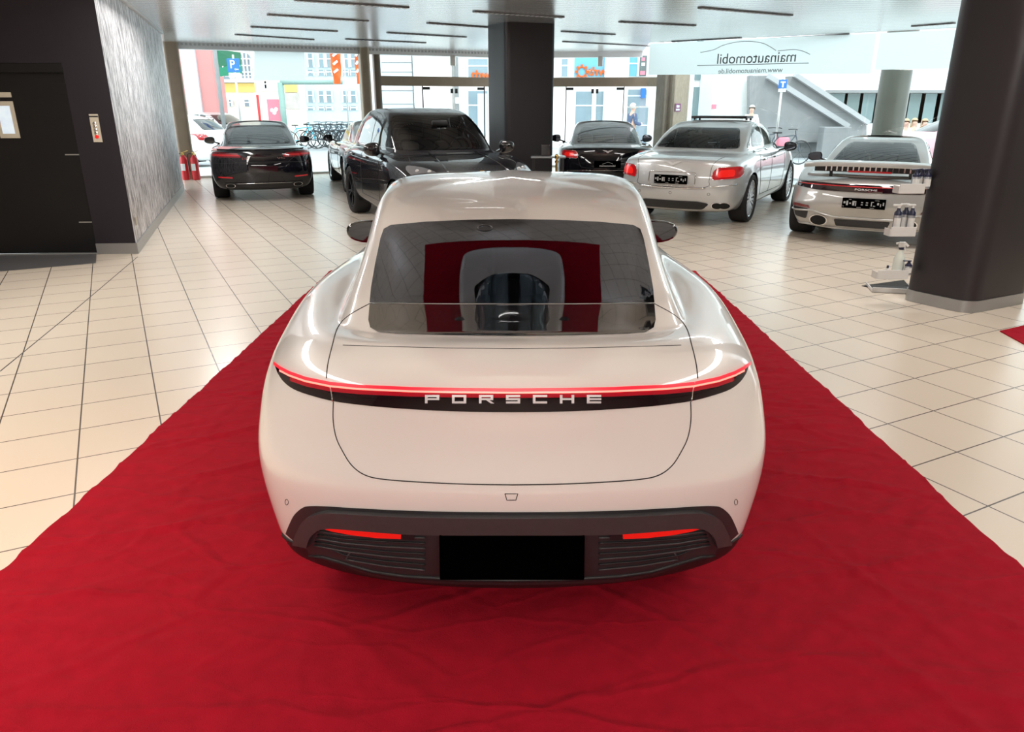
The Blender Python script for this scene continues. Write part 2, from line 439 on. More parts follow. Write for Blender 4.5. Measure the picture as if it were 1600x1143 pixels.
def ceil_mat():
    m, n, o = nt('ceiling_slats'); N = n.nodes; L = n.links
    b = N.new('ShaderNodeBsdfPrincipled'); L.new(b.outputs[0], o.inputs[0]); b.inputs['Metallic'].default_value = .62; b.inputs['Roughness'].default_value = .24
    tc = N.new('ShaderNodeTexCoord'); mp = N.new('ShaderNodeMapping'); mp.inputs['Rotation'].default_value = (0, 0, R(-8)); L.new(tc.outputs['Object'], mp.inputs['Vector'])
    w = N.new('ShaderNodeTexWave'); w.bands_direction = 'Y'; w.inputs['Scale'].default_value = 1.55; L.new(mp.outputs[0], w.inputs['Vector'])
    cr = N.new('ShaderNodeValToRGB'); cr.color_ramp.elements[0].position = 0.02; cr.color_ramp.elements[0].color = (.42, .43, .45, 1); cr.color_ramp.elements[1].position = .12; cr.color_ramp.elements[1].color = (.985, .99, 1, 1)
    L.new(w.outputs['Fac'], cr.inputs[0]); L.new(cr.outputs[0], b.inputs['Base Color'])
    bp = N.new('ShaderNodeBump'); bp.inputs['Strength'].default_value = .06; bp.inputs['Distance'].default_value = .01; L.new(w.outputs['Fac'], bp.inputs['Height']); L.new(bp.outputs[0], b.inputs['Normal'])
    return m
M_ceil = ceil_mat()
def streak_mat():
    m, n, o = nt('textured_wallpaper'); N = n.nodes; L = n.links
    b = N.new('ShaderNodeBsdfPrincipled'); L.new(b.outputs[0], o.inputs[0]); b.inputs['Roughness'].default_value = .42; b.inputs['Metallic'].default_value = .25
    tc = N.new('ShaderNodeTexCoord'); mp = N.new('ShaderNodeMapping'); mp.inputs['Scale'].default_value = (6, 6, 1.1); L.new(tc.outputs['Object'], mp.inputs['Vector'])
    t = N.new('ShaderNodeTexNoise'); t.inputs['Scale'].default_value = 3.6; t.inputs['Detail'].default_value = 8; t.inputs['Roughness'].default_value = .72; L.new(mp.outputs[0], t.inputs['Vector'])
    cr = N.new('ShaderNodeValToRGB'); e = cr.color_ramp.elements; e[0].position = .40; e[0].color = (.12, .11, .115, 1); e[1].position = .58; e[1].color = (.92, .89, .91, 1)
    L.new(t.outputs['Fac'], cr.inputs[0]); L.new(cr.outputs[0], b.inputs['Base Color'])
    bp = N.new('ShaderNodeBump'); bp.inputs['Strength'].default_value = .5; bp.inputs['Distance'].default_value = .01; L.new(t.outputs['Fac'], bp.inputs['Height']); L.new(bp.outputs[0], b.inputs['Normal'])
    return m
M_streak = streak_mat()
M_carpet = pm('red_carpet', (.32, .004, .016), .95, noise=.22, nscale=14, bump=.35, bscale=260, spec=.15)
def carpet_creases(m):
    n = m.node_tree; N = n.nodes; L = n.links; b = [x for x in N if x.type == 'BSDF_PRINCIPLED'][0]; old = b.inputs['Normal'].links[0].from_socket
    tc = N.new('ShaderNodeTexCoord'); no = N.new('ShaderNodeTexNoise'); no.inputs['Scale'].default_value = 1.6; no.inputs['Detail'].default_value = 3; L.new(tc.outputs['Object'], no.inputs['Vector'])
    ad = N.new('ShaderNodeVectorMath'); ad.operation = 'MULTIPLY_ADD'; L.new(no.outputs['Color'], ad.inputs[0]); ad.inputs[1].default_value = (.22, .22, 0); L.new(tc.outputs['Object'], ad.inputs[2])
    mp = N.new('ShaderNodeMapping'); mp.inputs['Rotation'].default_value = (0, 0, R(24)); mp.inputs['Scale'].default_value = (.75, 1.9, 1); L.new(ad.outputs[0], mp.inputs['Vector'])
    prev = old
    for sc_, st, w in ((1.15, .30, .045), (2.6, .15, .07)):
        v = N.new('ShaderNodeTexVoronoi'); v.feature = 'DISTANCE_TO_EDGE'; v.inputs['Scale'].default_value = sc_; L.new(mp.outputs[0], v.inputs['Vector'])
        r = N.new('ShaderNodeMapRange'); r.interpolation_type = 'SMOOTHSTEP'; r.inputs[1].default_value = 0; r.inputs[2].default_value = w; r.inputs[3].default_value = 1; r.inputs[4].default_value = 0; L.new(v.outputs['Distance'], r.inputs[0])
        bp = N.new('ShaderNodeBump'); bp.inputs['Strength'].default_value = st; bp.inputs['Distance'].default_value = .02; L.new(r.outputs[0], bp.inputs['Height']); L.new(prev, bp.inputs['Normal']); prev = bp.outputs[0]
    w = N.new('ShaderNodeTexNoise'); w.inputs['Scale'].default_value = 7; w.inputs['Detail'].default_value = 5; w.inputs['Distortion'].default_value = .6; L.new(mp.outputs[0], w.inputs['Vector'])
    bp = N.new('ShaderNodeBump'); bp.inputs['Strength'].default_value = .13; bp.inputs['Distance'].default_value = .03; L.new(w.outputs['Fac'], bp.inputs['Height']); L.new(prev, bp.inputs['Normal']); L.new(bp.outputs[0], b.inputs['Normal'])
carpet_creases(M_carpet)
M_plum = pm('plum_black_paint', (.010, .006, .012), .5, noise=.15, nscale=3)
M_door = pm('elevator_door_steel', (.006, .0055, .006), .42, .2, noise=.2, nscale=3)
M_pillar = pm('pillar_paint', (.017, .013, .016), .42, noise=.2, nscale=4)
M_skirt = pm('skirting_grey', (.34, .34, .34), .3, .6)
M_tan = pm('tan_metal', (.30, .245, .185), .38, .55, noise=.15, nscale=6)
M_wallw = pm('plaster_white', (.78, .75, .70), .8, noise=.04)
M_soffit = pm('soffit_grey', (.80, .81, .82), .5)
M_beige = pm('beige_panel', (.55, .50, .40), .45)
M_alu = pm('aluminium', (.60, .60, .58), .3, .8)
M_film = pm('frosted_film', (.70, .78, .77), .6)
M_filmg = pm('grey_film', (.64, .63, .66), .6)
# ------------------------------------------------------------------ room shell
ZC = 3.1
def struct(name, bm, m, smooth=False, parent=None, angle=None):
    o = finish(name, bm, m, parent, smooth, angle)
    if parent is None: o['kind'] = 'structure'
    return o
FA = Vector((-8.05, 18.78, 0)); FB_ = Vector((-.1, 22.5, 0)); FC = Vector((3.6, 22.0, 0))           # facade corners left to right
GA = Vector((3.25, 18.95, 0)); GB = Vector((7.36, 16.2, 0)); GC = Vector((11.5, 13.4, 0))
b = bmesh.new(); outline = [(-11, -8), (12.5, -8), (12.5, 12.7), (11.5, 13.4), (7.36, 16.2), (3.25, 18.95), (3.6, 22.0), (-.1, 22.5), (-8.05, 18.78), (-11, 17.4)]
b.faces.new([b.verts.new((x, y, 0)) for x, y in outline]); struct('floor', b, M_floor)
b = bmesh.new(); zj = [at(0, 580), at(110, 490), at(215, 401)]
for p, q in zip(zj, zj[1:]): bar(b, p + Vector((0, 0, .0003)), q + Vector((0, 0, .0003)), .009, .0012)
struct('trim_1', b, MATS['gap'])
b = bmesh.new()      # slatted metal ceiling towards the street
b.faces.new([b.verts.new((x, y, ZC)) for x, y in [(-11, 9.4), (-11, 17.4), (-8.05, 18.78), (-.1, 22.5), (3.6, 22.0), (3.25, 18.95), (7.36, 16.2), (11.5, 13.4), (12.5, 12.7), (12.5, 9.4)]])
struct('ceiling', b, M_ceil)
M_mirror = pm('mirror_panel', (.80, .80, .81), .015, 1.0)
b = bmesh.new(); quad(b, (-11, -8, ZC), (-11, 9.4, ZC), (12.5, 9.4, ZC), (12.5, -8, ZC))
bmesh.ops.subdivide_edges(b, edges=b.edges[:], cuts=0); o = struct('ceiling_mirror', b, M_mirror)
b = bmesh.new(); quad(b, (-11, -8, 0), (12.5, -8, 0), (12.5, -8, ZC), (-11, -8, ZC)); struct('wall_back', b, pm('back_wall_taupe', (.42, .39, .35), .7, noise=.06))
b = bmesh.new(); quad(b, (12.5, -8, 0), (12.5, 12.7, 0), (12.5, 12.7, ZC), (12.5, -8, ZC)); struct('wall_right', b, M_wallw)
b = bmesh.new(); quad(b, (-11, -8, 0), (-11, 9.3, 0), (-11, 9.3, ZC), (-11, -8, ZC)); struct('wall_left', b, M_wallw)
# elevator block: dark front wall, streaked side wall
EC = Vector((-4.61, 9.0, 0)); EB = Vector((-5.08, 8.97, 0)); EF = Vector((-7.06, 16.2, 0)); EL = Vector((-11.0, 8.6, 0))
fx = (EC - EL).normalized(); fn = Vector((fx.y, -fx.x, 0))            # fn points into the hall
def wall_quad(bm, p, q, z0, z1, off=0.0, n=Vector((0, 0, 0))):
    p = p + n*off; q = q + n*off
    quad(bm, (p.x, p.y, z0), (q.x, q.y, z0), (q.x, q.y, z1), (p.x, p.y, z1))
DT = 2.17                                                            # door head height
b = bmesh.new(); wall_quad(b, EB, EC, 0, ZC)
wall_quad(b, EL, EB, DT, ZC); wall_quad(b, EL, EB, DT, DT)
wl = EB - fx*3.0
wall_quad(b, EL, wl, 0, DT)
for p in (EB,):                                                       # reveal
    q = p - fn*.10; quad(b, (p.x, p.y, 0), (q.x, q.y, 0), (q.x, q.y, DT), (p.x, p.y, DT))
p, q = wl, EB; quad(b, (p.x, p.y, DT), (q.x, q.y, DT), (q.x-fn.x*.1, q.y-fn.y*.1, DT), (p.x-fn.x*.1, p.y-fn.y*.1, DT))
struct('wall_elevator', b, M_plum)
b = bmesh.new(); wall_quad(b, EC, EF, 0, ZC); ex = EF + Vector((-3.0, -.9, 0)); wall_quad(b, EF, ex, 0, ZC); struct('wall_textured', b, M_streak)
sd = (EF - EC).normalized(); sn = Vector((sd.y, -sd.x, 0))
b = bmesh.new()
bar(b, EC + sn*.008 + Vector((0, 0, .065)), EF + sn*.008 + Vector((0, 0, .065)), .016, .13)
bar(b, EB + fn*.008 + Vector((0, 0, .065)), EC + fn*.008 + sn*.016 + Vector((0, 0, .065)), .016, .13)
struct('baseboard_elevator', b, M_skirt)
b = bmesh.new(); bar(b, EC + sn*.02 + Vector((0, 0, ZC-.02)), EF + sn*.02 + Vector((0, 0, ZC-.02)), .04, .04); struct('trim_2', b, M_soffit)
# elevator door
dr = thing('door_1', None, None, EB - fx*1.4 - fn*.06); dr.rotation_euler = (0, 0, math.atan2(fx.y, fx.x)); dr['kind'] = 'structure'
b = bmesh.new(); box(b, (-1.63, -.0, .01), (1.37, .05, DT-.01), None, .004); finish('door_panel', b, M_door, dr)
b = bmesh.new(); box(b, (-1.55, -.05, DT-.10), (1.39, 0, DT-.0), None, .004); finish('door_head', b, M_door, dr)
def inv_elev(px_, py_):                                              # photo point on the elevator front plane -> door coordinates
    d = ray(px_, py_); o0 = Vector((0, 0, CH)); t = (EB - o0).dot(fn)/d.dot(fn); p = o0 + d*t; r = p - dr.location; return Vector((r.dot(fx), -r.dot(fn), p.z))
w0, w1 = inv_elev(-16, 158), inv_elev(28, 216)
b = bmesh.new(); box(b, (w0.x, -.012, w1.z), (w1.x, 0.0, w0.z), None, .003); wf = finish('door_window_frame', b, M_beige, dr)
pm('window_pane_bright', (.5, .6, .68), .1, noise=.4, nscale=9, emit=(.75, .85, .95), es=.45)
b = bmesh.new(); box(b, (w0.x+.04, -.015, w1.z+.05), (w1.x-.045, -.010, w0.z-.05)); finish('window_pane', b, MATS['window_pane_bright'], wf)
for y0, x0, x1 in ((242, 98, 132), (348, 120, 150)):
    a, c = inv_elev(x0, y0), inv_elev(x1, y0); b = bmesh.new(); box(b, (a.x, -.008, a.z-.006), (c.x, 0.0, a.z+.006)); finish('hinge', b, M_alu, dr)
a, c = inv_elev(76, 130), inv_elev(105, 146); b = bmesh.new(); box(b, (a.x, -.006, c.z), (c.x, 0, a.z), None, .002); finish('closer_plate', b, M_door, dr)
b = bmesh.new(); wall_quad(b, EL, EB, .001, .014, .0, fn)
struct('trim_3', b, M_alu)
# dark tiles in front of the elevator
b = bmesh.new(); th = [at(-60, 397), at(151, 391), at(150, 411), at(0, 424), at(-60, 428)]
b.faces.new([b.verts.new((p.x, p.y, .0025)) for p in th])
M_thr = pm('threshold_tile_grey', (.11, .11, .115), .35, noise=.15, nscale=8); struct('floor_threshold', b, M_thr)
# things on the elevator front
t = thing('elevator_control_panel', 'beige metal elevator call panel with a column of round buttons on the dark wall', 'elevator panel', dr.location); t.rotation_euler = dr.rotation_euler
a, c = inv_elev(139, 178), inv_elev(161, 222); yo = a.y
b = bmesh.new(); box(b, (a.x, yo-.012, c.z), (c.x, yo, a.z), None, .004); finish('face_plate', b, M_beige, t)
xm = (a.x+c.x)/2
for k in range(5):
    b = bmesh.new(); z = a.z - (a.z-c.z)*(.34 + .115*k); lathe(b, [(.022, 0), (.022, .008), (.017, .012)], 16, Matrix.Translation((xm, yo-.012, z)) @ Matrix.Rotation(R(90), 4, 'X'))
    finish('button', b, MATS['chrome'] if k < 4 else MATS['reflector_red'], t, True, 40)
b = bmesh.new(); box(b, (xm-.05, yo-.0135, a.z-.035), (xm+.05, yo-.012, a.z-.02)); finish('maker_plate', b, MATS['black_plastic'], t)
b = bmesh.new(); a, c = inv_elev(-14, 144), inv_elev(14, 152); box(b, (a.x, -.008, c.z), (c.x, 0, a.z), None, .002)
o = finish('notice_plate', b, M_beige); o.matrix_world = Matrix.Translation(dr.location) @ Matrix.Rotation(dr.rotation_euler.z, 4, 'Z')
tag(o, 'small beige notice plate on the elevator door above its window', 'notice plate')
b = bmesh.new(); b2 = at(216, 352, Y=9.25); box(b, (0, -.05, -.05), (.012, .05, .05), None, .004)
o = finish('wall_socket', b, M_beige); pp = EC + sd*.28 + sn*.001; o.location = (pp.x, pp.y, .36); o.rotation_euler = (0, 0, math.atan2(sn.y, sn.x)); tag(o, 'small beige wall socket low on the grey streaked wall', 'wall socket')
# ------------------------------------------------------------------ pillars
def pillar(name, corners, rad, z1, skirt):
    poly = rpoly(corners, rad, 6); b = bmesh.new(); prism(b, poly, z1 - .001, None, .0005); o = struct(name, b, M_pillar, True, None, 50)
    cx = sum(p[0] for p in poly)/len(poly); cy = sum(p[1] for p in poly)/len(poly)
    if skirt:
        b = bmesh.new(); prism(b, [(cx + (x-cx)*1.025, cy + (y-cy)*1.025) for x, y in poly], .105, None, .001); struct(name.replace('pillar', 'baseboard'), b, M_skirt, True, None, 50)
pA, pB, pC = Vector((3.66, 6.76)), Vector((3.99, 6.22)), Vector((4.78, 6.62)); pillar('pillar_right', [pA, pB, pC, pC + pA - pB], .16, ZC, True)
pA, pB, pC = Vector((-.27, 14.52)), Vector((-.10, 14.22)), Vector((.80, 14.52)); pillar('pillar_middle', [pA, pB, pC, pC + (pA - pB)*2.2, pA + (pA - pB)*1.2], .10, ZC, True)
# ------------------------------------------------------------------ red carpet
b = bmesh.new(); NX, NY = 250, 400; V = []
from mathutils import noise as mn
folds = [((-1.95, 4.9), (-1.1, 5.0), .010, .03), ((-1.9, 3.5), (-.9, 4.2), .009, .04), ((-1.7, 3.15), (-.7, 3.7), .008, .05), ((-1.5, 2.9), (-.75, 3.2), .006, .05),
         ((1.0, 3.1), (1.95, 2.75), .008, .03), ((.95, 2.35), (1.9, 2.6), .008, .03), ((1.0, 3.75), (1.9, 3.85), .008, .03), ((1.05, 4.5), (1.95, 3.4), .006, .03), ((.9, 2.0), (2.0, 1.6), .007, .04), ((1.0, 5.2), (2.0, 5.3), .008, .03),
         ((-1.9, 2.6), (-.8, 3.0), .006, .04), ((1.3, 4.2), (2.0, 4.1), .008, .03), ((1.2, 2.9), (1.5, 2.0), .005, .03), ((1.0, 1.75), (1.7, 1.45), .006, .04), ((1.25, 3.3), (1.95, 3.05), .007, .03), ((-1.9, 2.2), (-1.2, 2.45), .006, .04), ((-1.5, 3.9), (-1.0, 3.75), .006, .03), ((1.15, 2.2), (1.5, 1.3), .006, .04), ((.4, 1.55), (1.3, 1.75), .005, .05), ((1.6, 2.3), (2.0, 1.9), .007, .03), ((-1.9, 5.6), (-1.2, 5.7), .008, .03), ((-1.9, 4.3), (-1.05, 4.45), .008, .03), ((1.1, 4.9), (1.95, 4.75), .008, .03)]
def seg_d(p, a, c):
    ax, ay = c[0]-a[0], c[1]-a[1]; t = max(0, min(1, ((p[0]-a[0])*ax + (p[1]-a[1])*ay)/(ax*ax + ay*ay))); return math.hypot(p[0]-a[0]-ax*t, p[1]-a[1]-ay*t), t
for j in range(NY+1):
    row = []
    y = -1.5 + (8.0 + 1.5)*j/NY
    for i in range(NX+1):
        x = -2.0 + 4.02*i/NX
        e = .012*mn.noise(Vector((x*.2, y*3.1, 1.3))) + .008*mn.noise(Vector((3, y*9, 5)))
        xx = x + (e if i in (0, NX) else e*abs(x)/2)
        z = .006 + .006*(mn.noise(Vector((x*1.6, y*1.6, 0))) + .5*mn.noise(Vector((x*4 + y*2, y*3, 4))))
        wr = mn.noise(Vector((x*2.2 + y*1.1, y*5 - x*1.5, 9))); z += .008*max(0, 1-abs(wr)*7)*(.4 + .6*abs(x)/2)
        for a, c, h, w in folds:
            d, t = seg_d((xx + .02*mn.noise(Vector((xx*3, y*3, 7))), y + .03*mn.noise(Vector((xx*2.5, y*2.5, 3)))), a, c)
            sd_ = (xx-a[0])*(c[1]-a[1]) - (y-a[1])*(c[0]-a[0]); ww = w*.35 if sd_ > 0 else w*1.6
            if d < ww: z += 2.3*h*(1-d/ww)**1.5*math.sin(math.pi*(.12 + .76*t))
        if abs(xx) < .97 and 2.4 < y < 6.9: z = min(z, .0035)
        row.append(b.verts.new((xx, y + (.01*mn.noise(Vector((x*4, 2, 2))) if j == NY else 0), max(.003, z))))
    V.append(row)
for r0, r1 in zip(V, V[1:]):
    for i in range(NX): b.faces.new((r0[i], r0[i+1], r1[i+1], r1[i]))
o = finish('red_carpet', b, M_carpet, None, True); tag(o, 'long creased red carpet runner under the white car on the tiled floor', 'carpet')
b = bmesh.new(); rm = [at(1562, 518), at(1640, 500), at(1720, 560), at(1640, 560)]
prism(b, [(p.x, p.y) for p in rm], .008, None, .001); o = finish('floor_mat', b, M_carpet); tag(o, 'small dark red doormat on the tiles at the right edge', 'doormat')
# ------------------------------------------------------------------ white sedan in front
D0 = 2.03
hero_lv = [
 (.60, .2, 4.6, .3, 0.0, .11),
 (.38, .2, 4.7, 0.3, [0.78, 0.82, 0.8, 0.78, 0.62], [0.09, 0.1, 0.13, 0.13, 0.13, 0.13, 0.13]),
 (.11, .22, 4.88, 0.311, [0.86, 0.93, 0.9, 0.912, 0.83], [0.1, 0.13, 0.17, 0.14, 0.17, 0.17, 0.16]),
 (.04, .31, 4.95, 0.34, [0.9, 0.98, 0.935, 0.957, 0.91], [0.27, 0.28, 0.3, 0.29, 0.3, 0.3, 0.28]),
 (.0, .38, 4.98, 0.37, [0.945, 1.01, 0.96, 0.982, 0.94], [0.46, 0.46, 0.46, 0.44, 0.46, 0.46, 0.44]),
 (-.012, .42, 4.97, 0.37, [0.955, 1.025, 0.965, 0.987, 0.94], [0.575, 0.57, 0.58, 0.58, 0.62, 0.62, 0.54]),
 (.022, .43, 4.95, 0.37, [0.95, 1.025, 0.966, 0.994, 0.935], [0.655, 0.65, 0.66, 0.64, 0.69, 0.68, 0.6]),
 (.048, .43, 4.93, 0.37, [0.935, 1.015, 0.963, 0.997, 0.93], [0.76, 0.745, 0.75, 0.7, 0.74, 0.74, 0.64]),
 (.055, .46, 4.90, 0.37, [0.915, 1.0, 0.945, 0.982, 0.91], [0.845, 0.81, 0.83, 0.8, 0.88, 0.82, 0.7]),
 (.075, .46, 4.85, 0.355, [0.89, 0.975, 0.92, 0.952, 0.89], [0.915, 0.865, 0.9, 0.86, 0.94, 0.86, 0.73]),
 (.12, .46, 4.75, 0.34, [0.82, 0.92, 0.885, 0.892, 0.84], [0.975, 0.92, 0.96, 0.915, 0.975, 0.89, 0.76]),
 (.20, .40, 4.50, 0.34, [0.74, 0.82, 0.84, 0.772, 0.73], [1.012, 0.95, 0.965, 0.95, 0.94, 0.89, 0.8]),
 (.30, .30, 3.95, 0.42, [0.68, 0.76, 0.8, 0.71, 0.63], [0.998, 0.955, 0.95, 0.975, 0.93, 0.9, 0.88]),
 (.345, .27, 3.80, 0.4, [0.66, 0.735, 0.79, 0.7, 0.62], [0.997, 0.955, 0.945, 0.985, 0.95, 0.91, 0.9]),
 (.37, .25, 3.77, 0.38, [0.65, 0.725, 0.78, 0.7, 0.62], [1.004, 0.965, 0.955, 0.995, 0.97, 0.93, 0.915]),
 (.51, .21, 3.6, 0.31, [0.63, 0.69, 0.75, 0.72, 0.64], [1.058, 1.03, 1.02, 1.06, 1.03, 0.985, 0.985]),
 (.55, .20, 3.55, 0.3, [0.625, 0.685, 0.745, 0.72, 0.64], [1.073, 1.045, 1.04, 1.08, 1.05, 1.0, 1.0]),
 (.85, .18, 3.15, 0.3, [0.605, 0.66, 0.705, 0.69, 0.63], [1.19, 1.162, 1.18, 1.23, 1.19, 1.14, 1.15]),
 (1.17, .14, 2.80, 0.18, [0.6, 0.645, 0.665, 0.65, 0.6], [1.283, 1.26, 1.3, 1.325, 1.31, 1.28, 1.3]),
 (1.45, .10, 2.62, 0.12, [0.545, 0.59, 0.605, 0.595, 0.545], [1.335, 1.325, 1.36, 1.37, 1.36, 1.33, 1.335]),
 (1.75, .05, 2.45, .05, [.32]*5, [1.365, 1.36, 1.372, 1.378, 1.37, 1.35, 1.355]),
 (1.9, 0, 2.35, 0, 0.0, 1.375)]
HW = [(.80, 1.14, .355), (-.80, 1.14, .355), (.80, 4.04, .355), (-.80, 4.04, .355)]
hero = Car('white_sedan', 'white low sedan parked rear first on the red carpet with glowing light bar', 'car', (0, D0, 0), 0, hero_lv, M_white_paint, HW, .98, 7, 6)
hroot = hero.root
def cam_axis(px_, py_):
    return Vector((0, -D0, CH)), ray(px_, py_)
def hinv(p):
    q = p + Vector((0, D0, -CH)); f = q.y*math.cos(PITCH) - q.z*math.sin(PITCH); up = q.y*math.sin(PITCH) + q.z*math.cos(PITCH)
    return (800 + F*q.x/f, 571.5 - F*up/f)
def sym(pts, c=800):
    """left half outline, bottom centre to top centre or the like -> closed symmetric outline about the car's middle"""
    return [tuple(p) for p in pts] + [(2*c - x, y) for x, y in pts[::-1]]
XC = 800
def half(pts): return [(x + (XC - 799), y) for x, y in pts]
# rear window: upper pane and lower spoiler pane
up_px = sym(half([(799, 343), (735, 344), (665, 347), (610, 352), (599, 358), (594, 372), (586, 410), (579, 450), (577, 473), (799, 475)]))
lo_px = sym(half([(799, 477.5), (577, 475.5), (575, 500), (578, 512), (590, 519), (620, 521.5), (700, 524), (799, 525)]))
def dense(poly, step=8):
    out = []
    for p, q in zip(poly, poly[1:] + poly[:1]):
        d = math.dist(p, q)
        if d < .01: continue
        m = max(1, int(d/step))
        for i in range(m): out.append((p[0] + (q[0]-p[0])*i/m, p[1] + (q[1]-p[1])*i/m))
    return out
def ring(tp, bt, st=9):
    tp = half(spline(tp, 4)); bt = half(spline(bt, 4)); mr = lambda P: [(2*XC - x, y) for x, y in P]
    return dense(tp + mr(tp)[::-1] + mr(bt)[::-1] + bt, st)
rear_poly_dense = dense(up_px)
hero.patch('rear_window', rear_poly_dense, cam_axis, MATS['hero_glass'], .003, 14)
pm('spoiler_glass', (.008, .0075, .009), .01, coat=1, ior=1.75)
hero.patch('spoiler_window', dense(lo_px), cam_axis, MATS['spoiler_glass'], .003, 14)
hero.seam('window_gap', [[(579, 474.3), (700, 476.3), (800, 476.3), (900, 476.3), (1021, 474.3)]], cam_axis, MATS['black_gloss'], .004, 10)
hero.cutcam(up_px, hinv)
# windscreen and side windows
ws = rpoly([(-.56, 2.72), (.56, 2.72), (.69, 3.52), (.35, 3.76), (-.35, 3.76), (-.69, 3.52)], .08)
hero.patch('windscreen', ws, 'top', MATS['spoiler_glass'], .003, .08)
sw = rpoly([(1.35, 1.0), (3.35, 1.0), (2.75, 1.235), (2.3, 1.27), (1.9, 1.255), (1.55, 1.17)], .05)
for ax in ('left', 'right'): hero.patch('side_window', sw, ax, MATS['spoiler_glass'], .003, .08)
# light bar
top = [(428, 565), (437, 573), (452, 581), (480, 590), (518, 597.5), (560, 601.5), (640, 605), (720, 606.5), (799, 607)]
bot = [(799, 643), (720, 642), (660, 639.5), (600, 635.5), (560, 631.5), (520, 626), (485, 617), (460, 608), (444, 596), (435, 583)]
hero.patch('light_bar', ring(top, bot), cam_axis, MATS['lens_smoke'], .006, 12)
def strip(name, pts, w0, w1, mat, off):
    P = half(pts); P = P + [(2*XC - x, y) for x, y in P[::-1][1:]]
    return hero.patch(name, dense([(x, y + w0) for x, y in P] + [(x, y + w1) for x, y in P[::-1]], 10), cam_axis, mat, off, 12)
lp = [(430, 566.5), (440, 574), (455, 581.5), (480, 590), (518, 597.5), (560, 601.5), (640, 605), (720, 606.5), (799, 607)]
pm('led_glow', (.16, .003, .010), .08, coat=1, emit=(1, .01, .03), es=.22)
s0 = strip('light_glow', lp[2:], 6, 14, MATS['led_glow'], .008)
s1 = strip('light_strip', lp, -.3, 4.6, MATS['led_red'], .010)
s2 = strip('light_core', lp[1:], 4.8, 7.6, MATS['led_hot'], .012)
for o in (s0, s1, s2): o.parent = bpy.data.objects['light_bar']
bpy.data.objects['light_strip']['label'] = 'glowing red light strip'
# letters across the light bar
def glyph(ch):
    h, w, t = 1.0, 1.75, .24
    if ch == 'R': leg = [((w*.48, .42), (w*.48 + t*1.6, .42), (w + .12, 0), (w + .12-t*1.7, 0))]
    else: leg = []
    B = {'T': (0, h-t, w, h), 'M': (0, .40, w, .40+t*.9), 'B': (0, 0, w, t), 'L': (0, 0, t*1.3, h), 'Rr': (w-t*1.3, 0, w, h), 'RT': (w-t*1.3, .40, w, h), 'RB': (w-t*1.3, 0, w, .55), 'LT': (0, .45, t*1.3, h), 'RLo': (w-t*1.3, 0, w, .4)}
    return leg + [((b_[0], b_[1]), (b_[2], b_[1]), (b_[2], b_[3]), (b_[0], b_[3])) for b_ in (B[k] for k in {'P': ['T', 'M', 'L', 'RT'], 'O': ['T', 'B', 'L', 'Rr'], 'R': ['T', 'M', 'L', 'RT'], 'S': ['T', 'M', 'B', 'LT', 'RB'], 'C': ['T', 'B', 'L'], 'H': ['L', 'Rr', 'M'], 'E': ['T', 'M', 'B', 'L']}[ch])]
lb = bpy.data.objects['light_bar']
for k, ch in enumerate('PORSCHE'):
    cx = 677 + k*41.55; y0 = 629.0; b = bmesh.new()
    for Q in glyph(ch):
        lo = [Vector(Q[0]).lerp(Vector(Q[1]), f/4) for f in range(5)]; hi = [Vector(Q[3]).lerp(Vector(Q[2]), f/4) for f in range(5)]; g = []
        for u_, v_ in zip(lo, hi):
            for q in (u_, v_):
                h = hero.hit(cam_axis, cx + (q.x - .875)*12.5, y0 - q.y*12.5); g.append(b.verts.new(h[0] + h[1]*.015))
        for k_ in range(4): b.faces.new((g[2*k_], g[2*k_+2], g[2*k_+3], g[2*k_+1]))
    bmesh.ops.recalc_face_normals(b, faces=b.faces)
    bmesh.ops.solidify(b, geom=b.faces[:], thickness=.003); finish('badge_letter', b, MATS['letter_silver'], lb)
# body gaps
def both(ln): return [half(ln), [(2*XC - x, y) for x, y in half(ln)]]
hero.seam('trunk_gap', both(spline([(577, 474), (545, 492), (527, 511), (518, 540), (511, 570), (509, 591)])) + both(spline([(520, 627), (519.5, 655), (524, 682), (534, 704), (549, 727), (570, 742), (600, 748.5), (660, 753), (730, 756), (799, 757)])), cam_axis, MATS['gap'], .0022, 6)
hero.seam('spoiler_gap', [[(536, 539), (600, 541), (700, 543.5), (800, 544.5), (900, 543.5), (1000, 541), (1064, 539)]], cam_axis, MATS['gap'], .0016, 8)
for ln in both([(516, 598), (519, 612), (521, 627)]): hero.seam('lamp_gap', [ln], cam_axis, MATS['chrome'], .002, 4, lift=.008)
hero.seam('roof_camera', [[(758 + 11*math.cos(k*math.pi/10), 357 + 4.5*math.sin(k*math.pi/10)) for k in range(21)]], cam_axis, MATS['black_gloss'], .003, 2, lift=.004)
hero.seam('tow_cover', [[(789, 771), (809, 771), (806, 781), (792, 781), (789, 771)]], cam_axis, MATS['gap'], .0016, 4)
for c_ in (448, 1150):
    hero.seam('parking_sensor', [[(c_ + 2.6*math.cos(a*math.pi/6), 784 + 4.4*math.sin(a*math.pi/6)) for a in range(13)]], cam_axis, MATS['gap'], .0014, 2)
